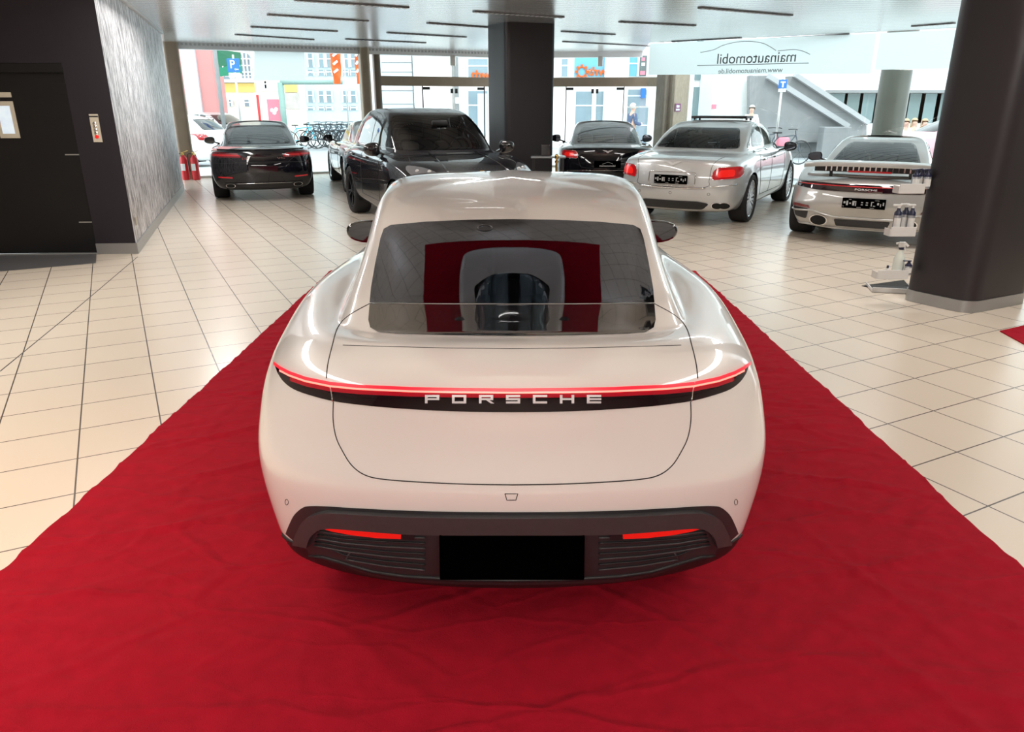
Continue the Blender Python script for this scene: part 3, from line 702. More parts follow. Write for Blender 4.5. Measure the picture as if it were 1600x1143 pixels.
# black lower bumper
outer = [(446, 833), (452, 818), (460, 803), (473, 792), (486, 789.5), (510, 790), (560, 793), (633, 796.5), (720, 798.5), (799, 799)]
low = [(799, 912), (720, 911), (633, 907), (583, 898), (545, 886), (505, 873), (490, 874), (483, 869), (480, 858), (466, 851)]
hero.patch('bumper_insert', ring(outer, low), cam_axis, MATS['dark_plastic'], .003, 12)
t_out = [(462, 846), (468, 829), (477, 811), (487, 803), (505, 797), (520, 796), (560, 798), (633, 801.5), (720, 803), (799, 803.5)]
t_in = [(799, 829), (700, 829), (640, 828), (580, 824), (530, 820), (513, 820), (500, 824), (489, 835), (484, 850)]
hero.patch('bumper_trim', ring(t_out, t_in), cam_axis, MATS['trim_grey'], .022, 7, None, .02)
lip = [(484, 868), (505, 869.5), (545, 881), (583, 892), (633, 899), (720, 904), (799, 905)]
hero.seam('diffuser_lip', [half(lip) + [(2*XC - x, y) for x, y in half(lip)[::-1][1:]]], cam_axis, MATS['black_plastic'], .009, 8, 8, lift=.002)
for k in range(7):
    f = k/6; y0, y1 = 832 + 31*f, 838 + 50*f; xs_ = 499 - 12*f if k < 5 else 487 + 30*(k-4)
    ln = [(xs_, y0 - 4 + 2*f), (540, y0 + (y1-y0)*.35), (600, y0 + (y1-y0)*.75), (664, y1)]
    for q in (0, 1):
        hero.seam('diffuser_slat', [half(ln)] if q == 0 else [[(2*XC - x, y) for x, y in half(ln)]], cam_axis, MATS['black_plastic'] if k % 2 else MATS['trim_grey'], .0032, 8, 5, lift=.006)
rf = [(506, 822), (527, 822.5), (570, 825.5), (628, 829.5), (627, 838), (590, 836.5), (550, 832), (520, 826.5)]
for q in (0, 1):
    P = half(rf) if q == 0 else [(2*XC - x, y) for x, y in half(rf)]
    hero.patch('rear_reflector', dense(P, 8), cam_axis, MATS['reflector_red'], .012, 8, label='red reflector strip')
    P = [(629, 829), (648, 830), (648, 839), (629, 838.5)]; P = half(P) if q == 0 else [(2*XC - x, y) for x, y in half(P)]
    hero.patch('parking_sensor', dense(P, 8), cam_axis, MATS['black_plastic'], .014, 6)
pc = hero.hit(cam_axis, 800, 861)[0]
pz = [hero.hit(cam_axis, 800, y)[0] for y in (830, 893)]
b = bmesh.new(); wpl = .133*2; box(b, (-.233, -.012, -.078), (.233, .012, .078), None, .004)
o = finish('number_plate', b, MATS['plate_black'], hroot); o['label'] = 'blank black number plate'
mid = (pz[0] + pz[1])/2; ang = math.atan2((pz[1].y - pz[0].y), (pz[0].z - pz[1].z)); o.location = mid + Vector((0, -.035, .01)); o.rotation_euler = (-ang*.3 - .15, 0, 0)
# lower corner cladding
cl = [(421, 806), (427, 818), (436, 829), (447, 841), (466, 852)]
for q in (0, 1):
    P = half(cl); P = P if q == 0 else [(2*XC - x, y) for x, y in P]
    hero.seam('corner_cladding', [P], cam_axis, MATS['black_plastic'], .009, 6, 8, lift=-.002)
hero.mirror(.985, 2.97, .925, MATS['black_gloss'], -1, .27, .155)
hero.arches(.375); hero.wheel(.35, .26, .25, 5, MATS['rim_black'], 1)
hero.seat(.36, 2.75); hero.seat(-.36, 2.75); hero.seat(.36, 1.75, .35, .6); hero.seat(-.36, 1.75, .35, .6)
b = bmesh.new(); box(b, (-.55, .75, .70), (.55, 1.5, .86), None, .05); finish('parcel_shelf', b, MATS['leather'], hroot, True, 40)
hb = hero.bm
LN = [(300, 760), (400, 789), (421, 805), (433, 824), (447, 838), (466, 850), (480, 856), (800, 880)]
for f in hb.faces:
    c_ = f.calc_center_median()
    if c_.z < .205 and c_.y > .6: f.material_index = 1
    elif c_.y < 1.0 and c_.z < .5:
        x_, y_ = hinv(c_); x_ = x_ if x_ < 800 else 1600 - x_
        for (a, b_), (c2, d2) in zip(LN, LN[1:]):
            if a <= x_ < c2 and y_ > b_ + (d2-b_)*(x_-a)/(c2-a): f.material_index = 1
hero.mat = [M_white_paint, MATS['black_plastic']]
hero.done()
# ------------------------------------------------------------------ the other cars
def gen(L, W, zl, zm, zt, zd, sg, zg, sr, zr, zp, sf, zf, sw, zw, zn, belt, wb, wr, bR=.38, bF=.5, hR=.0, hF=0.0, zh=None):
    lp = lambda a, b, t: a + (b-a)*t
    zh = zh if zh else (zw + zn)/2
    f = lambda *k: [W*x for x in k]
    mB, mF = bR*.7, bF*.7
    return [
     (.6, .2, L-.4, .3, 0.0, zl), (.35, .2, L-.25, .3, f(.70, .82, .82, .80, .66), zl),
     (.12, .24, L-.10, .36, f(.86, .93, .93, .93, .83), zl + .03), (.05, .30, L-.03, .40, f(.93, .975, .97, .975, .89), .36),
     (.0, .34, L, .44, f(.965, 1, .985, .99, .915), .5),
     (.0, bR, L, bF, f(.97, 1.01, .99, 1.0, .92), [zm, zm, zm, zm, zm, min(zm, zn-.14), min(zm, zn-.14)]),
     (.02, bR, L-.02, bF, f(.955, 1.005, .985, .99, .90), [lp(zm, zt, .5), lp(zm, zt, .5), lp(zm, belt, .5), lp(zm, belt, .5), lp(zm, zw-.06, .55), zn-.07, zn-.08]),
     (.04, bR, L-.06, bF, f(.935, .99, .97, .975, .875), [zt-.05, zt-.06, belt-.09 + hR, belt-.10, lp(zm, zw-.06, .9) + hF, zn-.02, zn-.03]),
     (.06, bR, L-.11, bF, f(.905, .96, .95, .95, .85), [zt, zt-.02, belt-.03 + hR, belt-.04, zw-.08 + hF, zn + .01, zn]),
     (.11, bR, L-.22, bF, f(.85, .90, .91, .90, .80), [zt + .02, zt, belt + .01 + hR, belt, zw-.05 + hF, zn + .05, zn + .03]),
     (.5*sg + .08, mB, lp(sw, L, .55), mF, [W*.78, wb + .06, wb + .04, wb + .04, W*.70], [zd, zd-.02, belt + .02, belt + .02, zh + .03, zh-.01, zh]),
     (sg-.06, .26, sw + .08, .38, [wb-.01, wb + .015, wb + .02, wb + .01, wb-.05], [zg-.012, zg-.03, belt + .03, belt + .03, zw-.02, zw-.045, zw-.02]),
     (sg, .22, sw, .36, [wb-.03, wb, wb, wb-.01, wb-.06], [zg, zg-.02, belt + .045, belt + .045, zw-.01, zw-.03, zw]),
     (lp(sg, sr, .33), .19, lp(sw, sf, .33), .30, [lp(wb-.03, wr, .3), lp(wb, wr, .3), lp(wb, wr, .3), lp(wb, wr, .3), lp(wb-.05, wr, .3)], [lp(zg, zr, .37), lp(zg, zr, .35), lp(belt, zp-.05, .45), lp(belt, zp-.05, .47), lp(zw, zf, .42), lp(zw, zf, .34), lp(zw, zf, .36)]),
     (lp(sg, sr, .67), .16, lp(sw, sf, .67), .22, [lp(wb-.02, wr, .64), lp(wb, wr, .64), lp(wb, wr, .64), lp(wb, wr, .64), lp(wb-.03, wr, .64)], [lp(zg, zr, .72), lp(zg, zr, .70), lp(belt, zp-.05, .78), lp(belt, zp-.05, .80), lp(zw, zf, .74), lp(zw, zf, .68), lp(zw, zf, .71)]),
     (sr, .12, sf, .15, [wr*.97, wr, wr, wr, wr*.96], [zr, zr-.015, zp-.06, zp-.05, zp-.06, zf-.015, zf]),
     (sr + .22, .08, sf-.18, .1, [wr*.86, wr*.9, wr*.9, wr*.9, wr*.85], [zr + .035, zr + .03, zp-.02, zp-.01, zp-.018, zf + .025, zf + .03]),
     (sr + .45, .04, sf-.36, .05, wr*.5, [lp(zr, zp, .8), lp(zr, zp, .8), zp, zp + .004, zp, lp(zf, zp, .85), lp(zf, zp, .85)]),
     (sr + .52, 0, sf-.44, 0, 0.0, [lp(zr, zp, .9)]*2 + [zp + .004]*3 + [lp(zf, zp, .95)]*2)]
def mir(P): return [(-x, y) for x, y in P]
def windows(car, rear, front, sides, gm, cutit=True, gf=None, gs=None):
    out = []; gf = gf or MATS['clear_glass']; gs = gs or gf
    for nm, P, ax in ([('rear_window', rear, 'rear')] if rear else []) + ([('windscreen', front, 'front')] if front else []) + [('side_window', q, a) for q in sides for a in ('left', 'right')]:
        car.patch(nm, P, ax, gm if nm == 'rear_window' else gf if nm == 'windscreen' else gs, .004, .07)
        out.append((P, ax))
    if cutit:
        for P, ax in out: car.cut(P, ax)
def wheels4(tr, ra, wb_, r): return [(tr, ra, r), (-tr, ra, r), (tr, ra + wb_, r), (-tr, ra + wb_, r)]
def plate(car, z, s_, w, h, mat, txt=None, tilt=0.0, x=0.0):
    hp = car.hit('rear', x, z)[0]; b = bmesh.new(); box(b, (-w/2, -.012, -h/2), (w/2, .012, h/2), None, .004)
    o = finish('number_plate', b, mat, car.root); o.location = (x, hp.y - .014, z); o.rotation_euler = (tilt, 0, 0)
    return o
def plate_marks(o, w, h, rows):
    """white printing on the dark dealer plates"""
    b = bmesh.new()
    for (x0, x1, z0, z1) in rows: box(b, (x0*w/2, -.0145, z0*h/2), (x1*w/2, -.012, z1*h/2))
    finish('plate_print', b, pm('plate_ink', (.42, .42, .42), .5) if 'plate_ink' not in MATS else MATS['plate_ink'], o)
def wings(car, z, size, mat, x=0.0, off=.012):
    """winged round boot emblem"""
    b = bmesh.new(); hp = car.hit('rear', x, z)
    up = Vector((0, 0, 1)); n = hp[1]; up = (up - n*up.dot(n)).normalized(); rt = Vector((1, 0, 0))
    M = frame_m(hp[0] + n*.002, rt, up)
    if M.to_3x3().col[2].dot(n) < 0: off = -off
    for sg in (-1, 1):
        P = [(.10, -.22), (.22, -.10), (.30, .02), (.45, .06), (.62, .12), (.80, .20), (1.0, .30), (.78, .32), (.5, .28), (.2, .24), (.10, .2)]
        P = [(sg*x_*size/2, y_*size/2) for x_, y_ in P]
        prism(b, P if sg > 0 else P[::-1], off, M)
    c = [(.16*size/2*math.cos(k*math.pi/8), (.16*math.sin(k*math.pi/8) - .02)*size/2) for k in range(16)]; prism(b, c, off*1.3, M)
    bmesh.ops.recalc_face_normals(b, faces=b.faces); return finish('winged_emblem', b, mat, car.root)
def exhaust(car, x, z, w, h, mat=None):
    el = lambda k: [(x + k*w/2*math.cos(2*math.pi*i/28), z + k*h/2*math.sin(2*math.pi*i/28)) for i in range(28)]
    o = car.patch('exhaust_tip', el(1.0), 'rear', mat or MATS['chrome'], .016, .04, None, .03); car.patch('exhaust_opening', el(.86), 'rear', MATS['underbody'], .019, .04, o)
# --- black coupe by the left window
lv = gen(5.0, .95, .20, .62, .93, .985, .62, 1.0, 1.72, 1.32, 1.41, 2.7, 1.35, 3.75, .98, .72, .93, .72, .57, .36, .5, .02)
c = Car('black_coupe', 'black coupe seen from behind beside the two red fire extinguishers', 'car', (-4.60, 14.05, 0), R(19), lv, M_black_paint, wheels4(.80, 1.1, 2.94, .35), .95)
rw = rpoly([(-.60, 1.02), (.60, 1.02), (.52, 1.20), (.44, 1.315), (-.44, 1.315), (-.52, 1.20)], .08)
windows(c, rw, rpoly([(-.62, 1.0), (.62, 1.0), (.47, 1.335), (-.47, 1.335)], .08), [rpoly([(1.55, 1.0), (3.35, 1.0), (2.72, 1.29), (2.1, 1.335), (1.75, 1.25)], .06)], MATS['tint_glass'])
lamp = [(.36, .80), (.87, .815), (.90, .87), (.86, .905), (.42, .885)]
for P in (lamp, mir(lamp)):
    o = c.patch('taillight', rpoly(P, .03), 'rear', MATS['tail_dark_red'], .006, .05)
    P2 = [(x*1.0, .845 + (z-.845)*.35) for x, z in P]; c.patch('light_guide', rpoly(P2, .01), 'rear', MATS['tail_red'], .010, .06, o)
c.patch('spoiler_lip', [(-.78, .935), (.78, .935), (.72, .965), (-.72, .965)], 'rear', MATS['black_gloss'], .02, .06, None, .02)
plate(c, .60, 0, .52, .11, MATS['black_gloss'])
c.seam('bumper_crease', [[(-.86, .70), (-.3, .725), (.3, .725), (.86, .70)]], 'rear', MATS['gap'], .004)
c.seam('trunk_gap', [[(-.70, .97), (-.66, .86), (-.45, .72), (0, .70), (.45, .72), (.66, .86), (.70, .97)]], 'rear', MATS['gap'], .004)
for sg in (-1, 1): c.patch('rear_reflector', rpoly([(sg*.55, .44), (sg*.80, .45), (sg*.80, .475), (sg*.55, .465)], .008), 'rear', MATS['tail_red'], .006, .06)
c.patch('diffuser', rpoly([(-.66, .22), (.66, .22), (.72, .36), (-.72, .36)], .04), 'rear', MATS['black_plastic'], .01, .06)
c.seam('chrome_strip', [[(-.50, .345), (0, .35), (.50, .345)]], 'rear', MATS['chrome'], .005, lift=.012)
for x in (-.60, .60): exhaust(c, x, .31, .17, .075)
P0 = c.hit('rear', -.3, .79); 
text('model_letters', 'S 63', .065, MATS['chrome'], c.root, frame_m(P0[0] + P0[1]*.006, (1, 0, 0), (0, 0, 1)))
P0 = c.hit('rear', .33, .79); text('model_letters', 'AMG', .05, MATS['chrome'], c.root, frame_m(P0[0] + P0[1]*.006, (1, 0, 0), (0, 0, 1)), sx=1.5)
c.mirror(1.0, 3.15, 1.0, MATS['black_gloss'], -1, .22, .15); c.arches(.38); c.wheel(.35, .28, .25, 5, MATS['rim_black'], 1)
for x in (-.37, .37): c.seat(x, 2.45, .35, .62)
c.dash(3.2, .95); c.done()
# --- black SUV facing the camera
lv = gen(4.93, .99, .24, .72, 1.02, 1.06, .12, 1.08, .72, 1.55, 1.68, 2.65, 1.60, 3.55, 1.10, .86, 1.08, .80, .63, .30, .48, .02, .0, 1.03)
SU = (-2.21, 13.97); 
c = Car('black_suv', 'black SUV facing the camera in front of the middle pillar', 'car', (SU[0], SU[1], 0), R(203), lv, M_black_paint, wheels4(.84, 1.0, 2.9, .385), .99, 5, 5)
fr = rpoly([(-.77, 1.13), (.77, 1.13), (.70, 1.30), (.585, 1.585), (-.585, 1.585), (-.70, 1.30)], .07)
windows(c, rpoly([(-.54, 1.22), (.54, 1.22), (.46, 1.48), (-.46, 1.48)], .07), fr, [rpoly([(2.02, 1.16), (3.02, 1.16), (2.70, 1.50), (2.02, 1.57)], .05), rpoly([(1.08, 1.17), (1.94, 1.16), (1.94, 1.57), (1.30, 1.53)], .05), rpoly([(.52, 1.2), (1.0, 1.18), (1.2, 1.51), (.85, 1.46)], .04)], MATS['dark_glass'], True, MATS['tint_glass'], MATS['dark_glass'])
hl = [(.50, .80), (.80, .82), (.86, .92), (.80, .975), (.62, .955), (.52, .89)]
for P in (hl, mir(hl)):
    o = c.patch('headlight', rpoly(P, .06), 'front', MATS['lens_clear'], .008, .05)
    for dx in (.62, .74):
        for dz in (.865, .92):
            h = c.hit('front', math.copysign(dx, P[0][0]), dz); b = bmesh.new(); bmesh.ops.create_icosphere(b, subdivisions=2, radius=.028, matrix=Matrix.Translation(h[0])); finish('lamp_element', b, MATS['white_mark'], o, True)
c.patch('grille', rpoly([(-.55, .42), (.55, .42), (.62, .62), (-.62, .62)], .05), 'front', MATS['black_plastic'], .01, .06)
c.seam('hood_crease', [[(-.34, 1.10), (-.40, .98), (-.42, .88)], [(.34, 1.10), (.40, .98), (.42, .88)]], 'front', MATS['black_gloss'], .012, .05)
ht = [[(-.66, 3.62), (-.74, 4.0), (-.62, 4.5), (-.35, 4.75), (0, 4.80), (.35, 4.75), (.62, 4.5), (.74, 4.0), (.66, 3.62)]]
c.seam('hood_gap', ht, 'top', MATS['gap'], .004)
b = bmesh.new(); h = c.hit('front', 0, .90); M = frame_m(h[0] + h[1]*.004, (-1, 0, 0), (0, 0, 1)); prism(b, [(-.03, .035), (-.03, -.01), (0, -.045), (.03, -.01), (.03, .035)], .006, M); finish('hood_emblem', b, pm('brass', (.75, .5, .16), .2, 1.0), c.root)
for ax in ('left', 'right'):
    c.seam('door_gap', [[(1.98, 1.14), (1.99, .75), (1.95, .42)], [(3.12, 1.14), (3.16, .75), (3.10, .42), (1.95, .42)], [(1.08, 1.14), (1.0, .86)]], ax, MATS['gap'], .004)
    c.seam('window_trim', [[(1.0, 1.15), (2.0, 1.14), (3.1, 1.14)]], ax, MATS['chrome'], .006)
    for y in (1.25, 2.2): c.seam('door_handle', [[(y, .98), (y + .2, .985)]], ax, MATS['black_gloss'], .018, .05, 6, .012)
c.mirror(1.03, 3.02, 1.14, MATS['black_gloss'], -1, .24, .19); c.arches(.42); c.wheel(.385, .29, .28, 5, MATS['rim_black'], 1)
for x in (-.38, .38): c.seat(x, 2.35, .5, .70); c.seat(x, 1.35, .5, .70)
c.dash(2.95, 1.08); 
b = bmesh.new(); box(b, (-.12, 2.95, 1.44), (.12, 2.99, 1.51), None, .02); finish('rear_view_mirror', b, MATS['black_plastic'], c.root, True, 40)
c.done()
# --- bronze-grey coupe half hidden behind the SUV
gt = lambda W: gen(4.8, W, .21, .62, .95, 1.0, .48, 1.01, 1.55, 1.31, 1.405, 2.55, 1.34, 3.6, .98, .76, .94, .73, .57, .40, .5, .05, .02)
gt_rw = rpoly([(-.60, 1.035), (.60, 1.035), (.53, 1.20), (.45, 1.305), (-.45, 1.305), (-.53, 1.20)], .07)
gt_fw = rpoly([(-.62, 1.0), (.62, 1.0), (.47, 1.33), (-.47, 1.33)], .08)
gt_sw = [rpoly([(1.45, 1.02), (3.2, 1.0), (2.6, 1.285), (2.0, 1.33), (1.62, 1.23)], .06)]
def gt_car(name, label, loc, rz, mat, ri):
    c = Car(name, label, 'car', loc, rz, gt(.97), mat, wheels4(.81, 1.02, 2.75, .355), .97)
    windows(c, gt_rw, gt_fw, gt_sw, MATS['tint_glass'])
    tl = [(.56, .76), (.87, .775), (.885, .85), (.84, .905), (.60, .90), (.555, .85)]
    for P in (tl, mir(tl)):
        o = c.patch('taillight', rpoly(P, .05), 'rear', MATS['tail_red'], .008, .05)
        cx = math.copysign(.715, P[0][0]); c.patch('light_guide', rpoly([(cx + (x-cx)*.55, .835 + (z-.835)*.55) for x, z in P], .03), 'rear', MATS['reflector_red'], .012, .06, o)
        c.seam('lamp_trim', [rpoly(P, .05, 4) + [rpoly(P, .05, 4)[0]]], 'rear', MATS['chrome'], .004, .04, 5, .008)
    c.seam('trunk_gap', [spline([(-.66, 1.0), (-.56, .80), (-.52, .66), (-.44, .60), (0, .59), (.44, .60), (.52, .66), (.56, .80), (.66, 1.0)])], 'rear', MATS['gap'], .004)
    c.seam('bumper_crease', [[(-.9, .53), (-.4, .55), (.4, .55), (.9, .53)]], 'rear', MATS['chrome'] if mat is M_black_paint else MATS['gap'], .004)
    wings(c, .885, .20, MATS['emblem_silver'])
    for x in (-.62, .62): exhaust(c, x, .36, .20, .10)
    c.patch('diffuser', rpoly([(-.45, .24), (.45, .24), (.5, .38), (-.5, .38)], .04), 'rear', MATS['black_plastic'], .008, .07)
    for ax in ('left', 'right'): c.seam('door_gap', [[(1.75, .96), (1.72, .6), (1.85, .36), (3.0, .34), (3.12, .6), (3.1, .95)]], ax, MATS['gap'], .004); c.seam('window_trim', [[(1.4, 1.0), (2.4, .985), (3.2, .985)]], ax, MATS['chrome'], .006)
    c.mirror(1.02, 2.95, 1.02, MATS['black_gloss'] if mat is M_black_paint else mat, -1, .22, .16); c.arches(.385); c.wheel(.355, .29, .27, 10 if ri else 5, MATS['rim_silver'] if ri else MATS['rim_black'], 0 if ri else 1)
    for x in (-.36, .36): c.seat(x, 2.3, .35, .60)
    c.dash(3.05, .95)
    return c
c = gt_car('bronze_coupe', 'dark bronze coupe half hidden behind the black SUV', (-2.25, 15.0, 0), R(19), M_brown_paint, 1); plate(c, .68, 0, .52, .11, MATS['black_gloss']); c.done()
# --- black coupe right of the middle pillar, with dealer plate
c = gt_car('black_coupe', 'black coupe with a winged boot emblem seen from behind, right of the middle pillar', (1.80, 14.35, 0), R(-4), M_black_paint, 1)
o = plate(c, .665, 0, .50, .13, MATS['plate_black'])
Mx = frame_m((0, -.013, -.028), (1, 0, 0), (0, 0, 1)); text('plate_lettering', 'mainautomobil', .050, MATS['white_mark'], o, Mx, .002, 'CENTER')
b = bmesh.new(); tube(b, [(x, -.014, z) for x, z in spline([(-.10, .005), (-.05, .018), (.0, .040), (.05, .028), (.10, .008)], 5)], .002, 5); finish('plate_logo', b, MATS['white_mark'], o)
c.done()
# --- silver limousine
lv = gen(5.3, .945, .20, .62, .97, 1.03, .95, 1.06, 1.66, 1.385, 1.48, 3.0, 1.42, 3.85, 1.04, .82, 1.0, .78, .64, .36, .46, .03, .02)
c = Car('silver_sedan', 'silver four-door sedan with open tilted sunroof and large red tail lamps', 'car', (2.33, 11.1, 0), R(-30), lv, M_silver_paint, wheels4(.81, 1.12, 3.06, .36), .955, 5, 5)
windows(c, rpoly([(-.68, 1.085), (.68, 1.085), (.60, 1.24), (.52, 1.375), (-.52, 1.375), (-.60, 1.24)], .07), rpoly([(-.66, 1.04), (.66, 1.04), (.49, 1.40), (-.49, 1.40)], .07),
        [rpoly([(2.45, 1.09), (3.42, 1.08), (3.05, 1.34), (2.45, 1.41)], .05), rpoly([(1.60, 1.10), (2.37, 1.09), (2.37, 1.41), (1.92, 1.38), (1.70, 1.27)], .05), rpoly([(1.36, 1.12), (1.54, 1.11), (1.62, 1.24)], .02)], MATS['tint_glass'])
tl = [(.575, .695), (.90, .72), (.91, .80), (.89, .885), (.62, .87), (.565, .79)]
for P in (tl, mir(tl)):
    o = c.patch('taillight', rpoly(P, .05), 'rear', MATS['tail_red'], .010, .05)
    cx = math.copysign(.74, P[0][0]); c.patch('light_guide', rpoly([(cx + (x-cx)*.6, .785 + (z-.785)*.6) for x, z in P], .05), 'rear', MATS['reflector_red'], .014, .06, o)
    c.seam('lamp_trim', [rpoly(P, .05, 4) + [rpoly(P, .05, 4)[0]]], 'rear', MATS['chrome'], .004, .04, 5, .010)
c.seam('trunk_gap', [spline([(-.62, 1.0), (-.555, .88), (-.54, .70), (-.50, .60), (0, .585), (.50, .60), (.54, .70), (.555, .88), (.62, 1.0)])], 'rear', MATS['gap'], .004)
c.seam('chrome_strip', [[(-.88, .635), (-.56, .60)], [(-.50, .585), (0, .57), (.50, .585)], [(.56, .60), (.88, .635)]], 'rear', MATS['chrome'], .009, .05, 6, .004)
c.patch('plate_recess', rpoly([(-.34, .61), (.34, .61), (.34, .79), (-.34, .79)], .03), 'rear', M_silver_paint, .004, .08)
c.seam('plate_surround', [rpoly([(-.35, .605), (.35, .605), (.35, .80), (-.35, .80)], .03, 4) + [(-.35, .62)]], 'rear', MATS['chrome'], .006, .05, 6, .006)
PR = [(-.93, -.84, -.1, .3), (-.80, -.72, -.45, .45), (-.66, -.58, -.15, .1), (-.52, -.42, -.45, .45), (-.52, -.34, .2, .4), (-.38, -.34, -.5, .1), (-.12, -.03, .12, .30), (-.12, -.03, -.3, -.14), (.10, .20, .12, .30), (.10, .20, -.3, -.14), (.34, .38, -.45, .45), (.34, .46, .3, .45), (.44, .54, -.45, -.3), (.62, .70, -.15, .3), (.76, .80, -.45, .1), (.87, .93, -.2, .4), (-.95, -.91, -.7, -.6), (-.3, -.1, -.82, -.76), (.3, .5, -.82, -.76), (-.7, -.58, .68, .76), (.5, .7, .68, .76)]
o = plate(c, .695, 0, .50, .125, MATS['plate_black']); o.location.y -= .01; plate_marks(o, .50, .125, PR)
wings(c, .905, .26, MATS['emblem_silver'])
c.patch('bumper_vent', rpoly([(-.46, .27), (.46, .27), (.56, .36), (.40, .39), (-.40, .39), (-.56, .36)], .04), 'rear', MATS['black_plastic'], .008, .06)
for x in (-.70, .70):
    exhaust(c, x-.045, .335, .15, .10); exhaust(c, x + .045, .335, .15, .10)
for x in (-.5, .0, .55): c.seam('parking_sensor', [[(x + .018*math.cos(k*math.pi/6), .50 + .018*math.sin(k*math.pi/6)) for k in range(13)]], 'rear', MATS['gap'], .003, .02)
for ax in ('left', 'right'):
    c.seam('door_gap', [[(2.41, 1.04), (2.42, .7), (2.38, .36)], [(3.45, 1.04), (3.50, .7), (3.42, .36), (1.75, .36), (1.60, .62), (1.50, .80), (1.60, 1.04)]], ax, MATS['gap'], .004)
    c.seam('window_trim', [[(1.35, 1.065), (2.4, 1.045), (3.45, 1.035)], [(1.36, 1.09), (1.72, 1.30), (1.98, 1.405), (2.45, 1.435), (3.06, 1.36), (3.45, 1.06)]], ax, MATS['chrome'], .008)
    for y in (1.75, 2.6): c.seam('door_handle', [[(y, .90), (y + .22, .90)]], ax, MATS['chrome'], .014, .05, 6, .012)
b = bmesh.new(); box(b, (-.47, 2.30, 1.505), (.47, 2.78, 1.545), None, .01)
for sg in (-1, 1): bar(b, (sg*.44, 2.42, 1.48), (sg*.44, 2.42, 1.53), .03, .03); bar(b, (sg*.44, 2.72, 1.47), (sg*.44, 2.72, 1.53), .03, .03)
o = finish('sunroof_panel', b, MATS['black_plastic'], c.root, True, 40); o['label'] = 'raised black sunroof panel'
c.mirror(1.06, 3.18, 1.05, MATS['black_gloss'], -1, .22, .16); c.arches(.395); c.wheel(.36, .28, .28, 10, MATS['rim_silver'], 1)
for x in (-.38, .38): c.seat(x, 2.75, .4, .66); c.seat(x, 1.75, .4, .62)
c.dash(3.25, 1.0); c.done()
# --- grey sports car with raised wing
lv = gen(4.54, .96, .17, .58, .80, .87, .62, .93, 1.68, 1.235, 1.30, 2.55, 1.25, 3.45, .92, .70, .89, .70, .53, .44, .55, .06, .06)
c = Car('grey_sports_car', 'silver grey sports car with raised rear wing beside the right pillar', 'car', (4.42, 9.40, 0), R(-29), lv, M_grey_paint, wheels4(.82, 1.03, 2.45, .355), .96, 5, 5)
windows(c, rpoly([(-.56, .955), (.56, .955), (.49, 1.10), (.41, 1.225), (-.41, 1.225), (-.49, 1.10)], .07), rpoly([(-.60, .95), (.60, .95), (.44, 1.24), (-.44, 1.24)], .07), [rpoly([(1.45, .97), (3.05, .95), (2.5, 1.19), (2.0, 1.235), (1.65, 1.15)], .06)], MATS['tint_glass'])
c.patch('light_bar', rpoly([(-.87, .705), (-.6, .685), (.6, .685), (.87, .705), (.87, .765), (.6, .775), (-.6, .775), (-.87, .765)], .02), 'rear', MATS['lens_smoke'], .008, .06)
c.seam('light_strip', [[(-.85, .742), (-.5, .748), (.5, .748), (.85, .742)]], 'rear', MATS['tail_red'], .007, .05, 6, .010)
P0 = c.hit('rear', 0, .715); text('badge_lettering', 'PORSCHE', .032, MATS['white_mark'], c.root, frame_m(P0[0] + P0[1]*.012, (1, 0, 0), (0, 0, 1)), sx=1.9)
o = plate(c, .555, 0, .50, .125, MATS['plate_black']); plate_marks(o, .50, .125, PR)
rf = [(.64, .445), (.88, .46), (.88, .495), (.66, .48)]
for P in (rf, mir(rf)): c.patch('rear_reflector', rpoly(P, .01), 'rear', MATS['tail_dark_red'], .008, .05)
vt = [(.68, .30), (.84, .32), (.88, .45), (.66, .44)]
for P in (vt, mir(vt)): c.patch('bumper_vent', rpoly(P, .03), 'rear', MATS['black_plastic'], .006, .05)
c.patch('bumper_vent', rpoly([(-.30, .245), (.30, .245), (.33, .335), (-.33, .335)], .02), 'rear', MATS['black_plastic'], .008, .05)
c.seam('diffuser_edge', [[(-.86, .22), (-.62, .235), (-.40, .21), (.40, .21), (.62, .235), (.86, .22)], [(-.9, .40), (-.62, .42), (-.36, .36), (.36, .36), (.62, .42), (.9, .40)]], 'rear', M_grey_paint, .014, .04, 6, .004)
for x in (-.52, .52): exhaust(c, x, .305, .23, .145)
b = bmesh.new(); N = 24; st = []
for i in range(N+1):
    x = -.80 + 1.6*i/N; e = abs(x)/.80; y0 = .10 + .16*e**3; z0 = 1.01 - .035*e**4; ch = .30 - .08*e**3
    st.append([b.verts.new((x, y0 + ch*u, z0 + h)) for u, h in ((0, .0), (.03, .03), (.4, .05), (.9, .03), (1, .0), (.9, -.03), (.4, -.025), (.03, -.022))])
for p, q in zip(st, st[1:]):
    for k in range(8): b.faces.new((p[k], q[k], q[(k+1) % 8], p[(k+1) % 8]))
b.faces.new(st[0]); b.faces.new(st[-1][::-1]); bmesh.ops.recalc_face_normals(b, faces=b.faces)
wg = finish('rear_wing', b, M_grey_paint, c.root, True, 40)
for sg in (-1, 1):
    b = bmesh.new(); bar(b, (sg*.46, .30, .86), (sg*.46, .24, 1.0), .035, .05, (0, 1, 0)); finish('wing_strut', b, MATS['black_plastic'], c.root)
b = bmesh.new(); box(b, (-.66, .22, .915), (.66, .42, .99), None, .006); vg = finish('wing_grille', b, MATS['black_plastic'], c.root)
b = bmesh.new()
for k in range(17): x = -.52 + 1.04*k/16; box(b, (x-.008, .208, .925), (x + .008, .22, .985))
finish('grille_slats', b, MATS['chrome'], vg)
b = bmesh.new(); box(b, (-.25, .200, .912), (.25, .22, .935)); finish('brake_light', b, MATS['tail_red'], c.root)
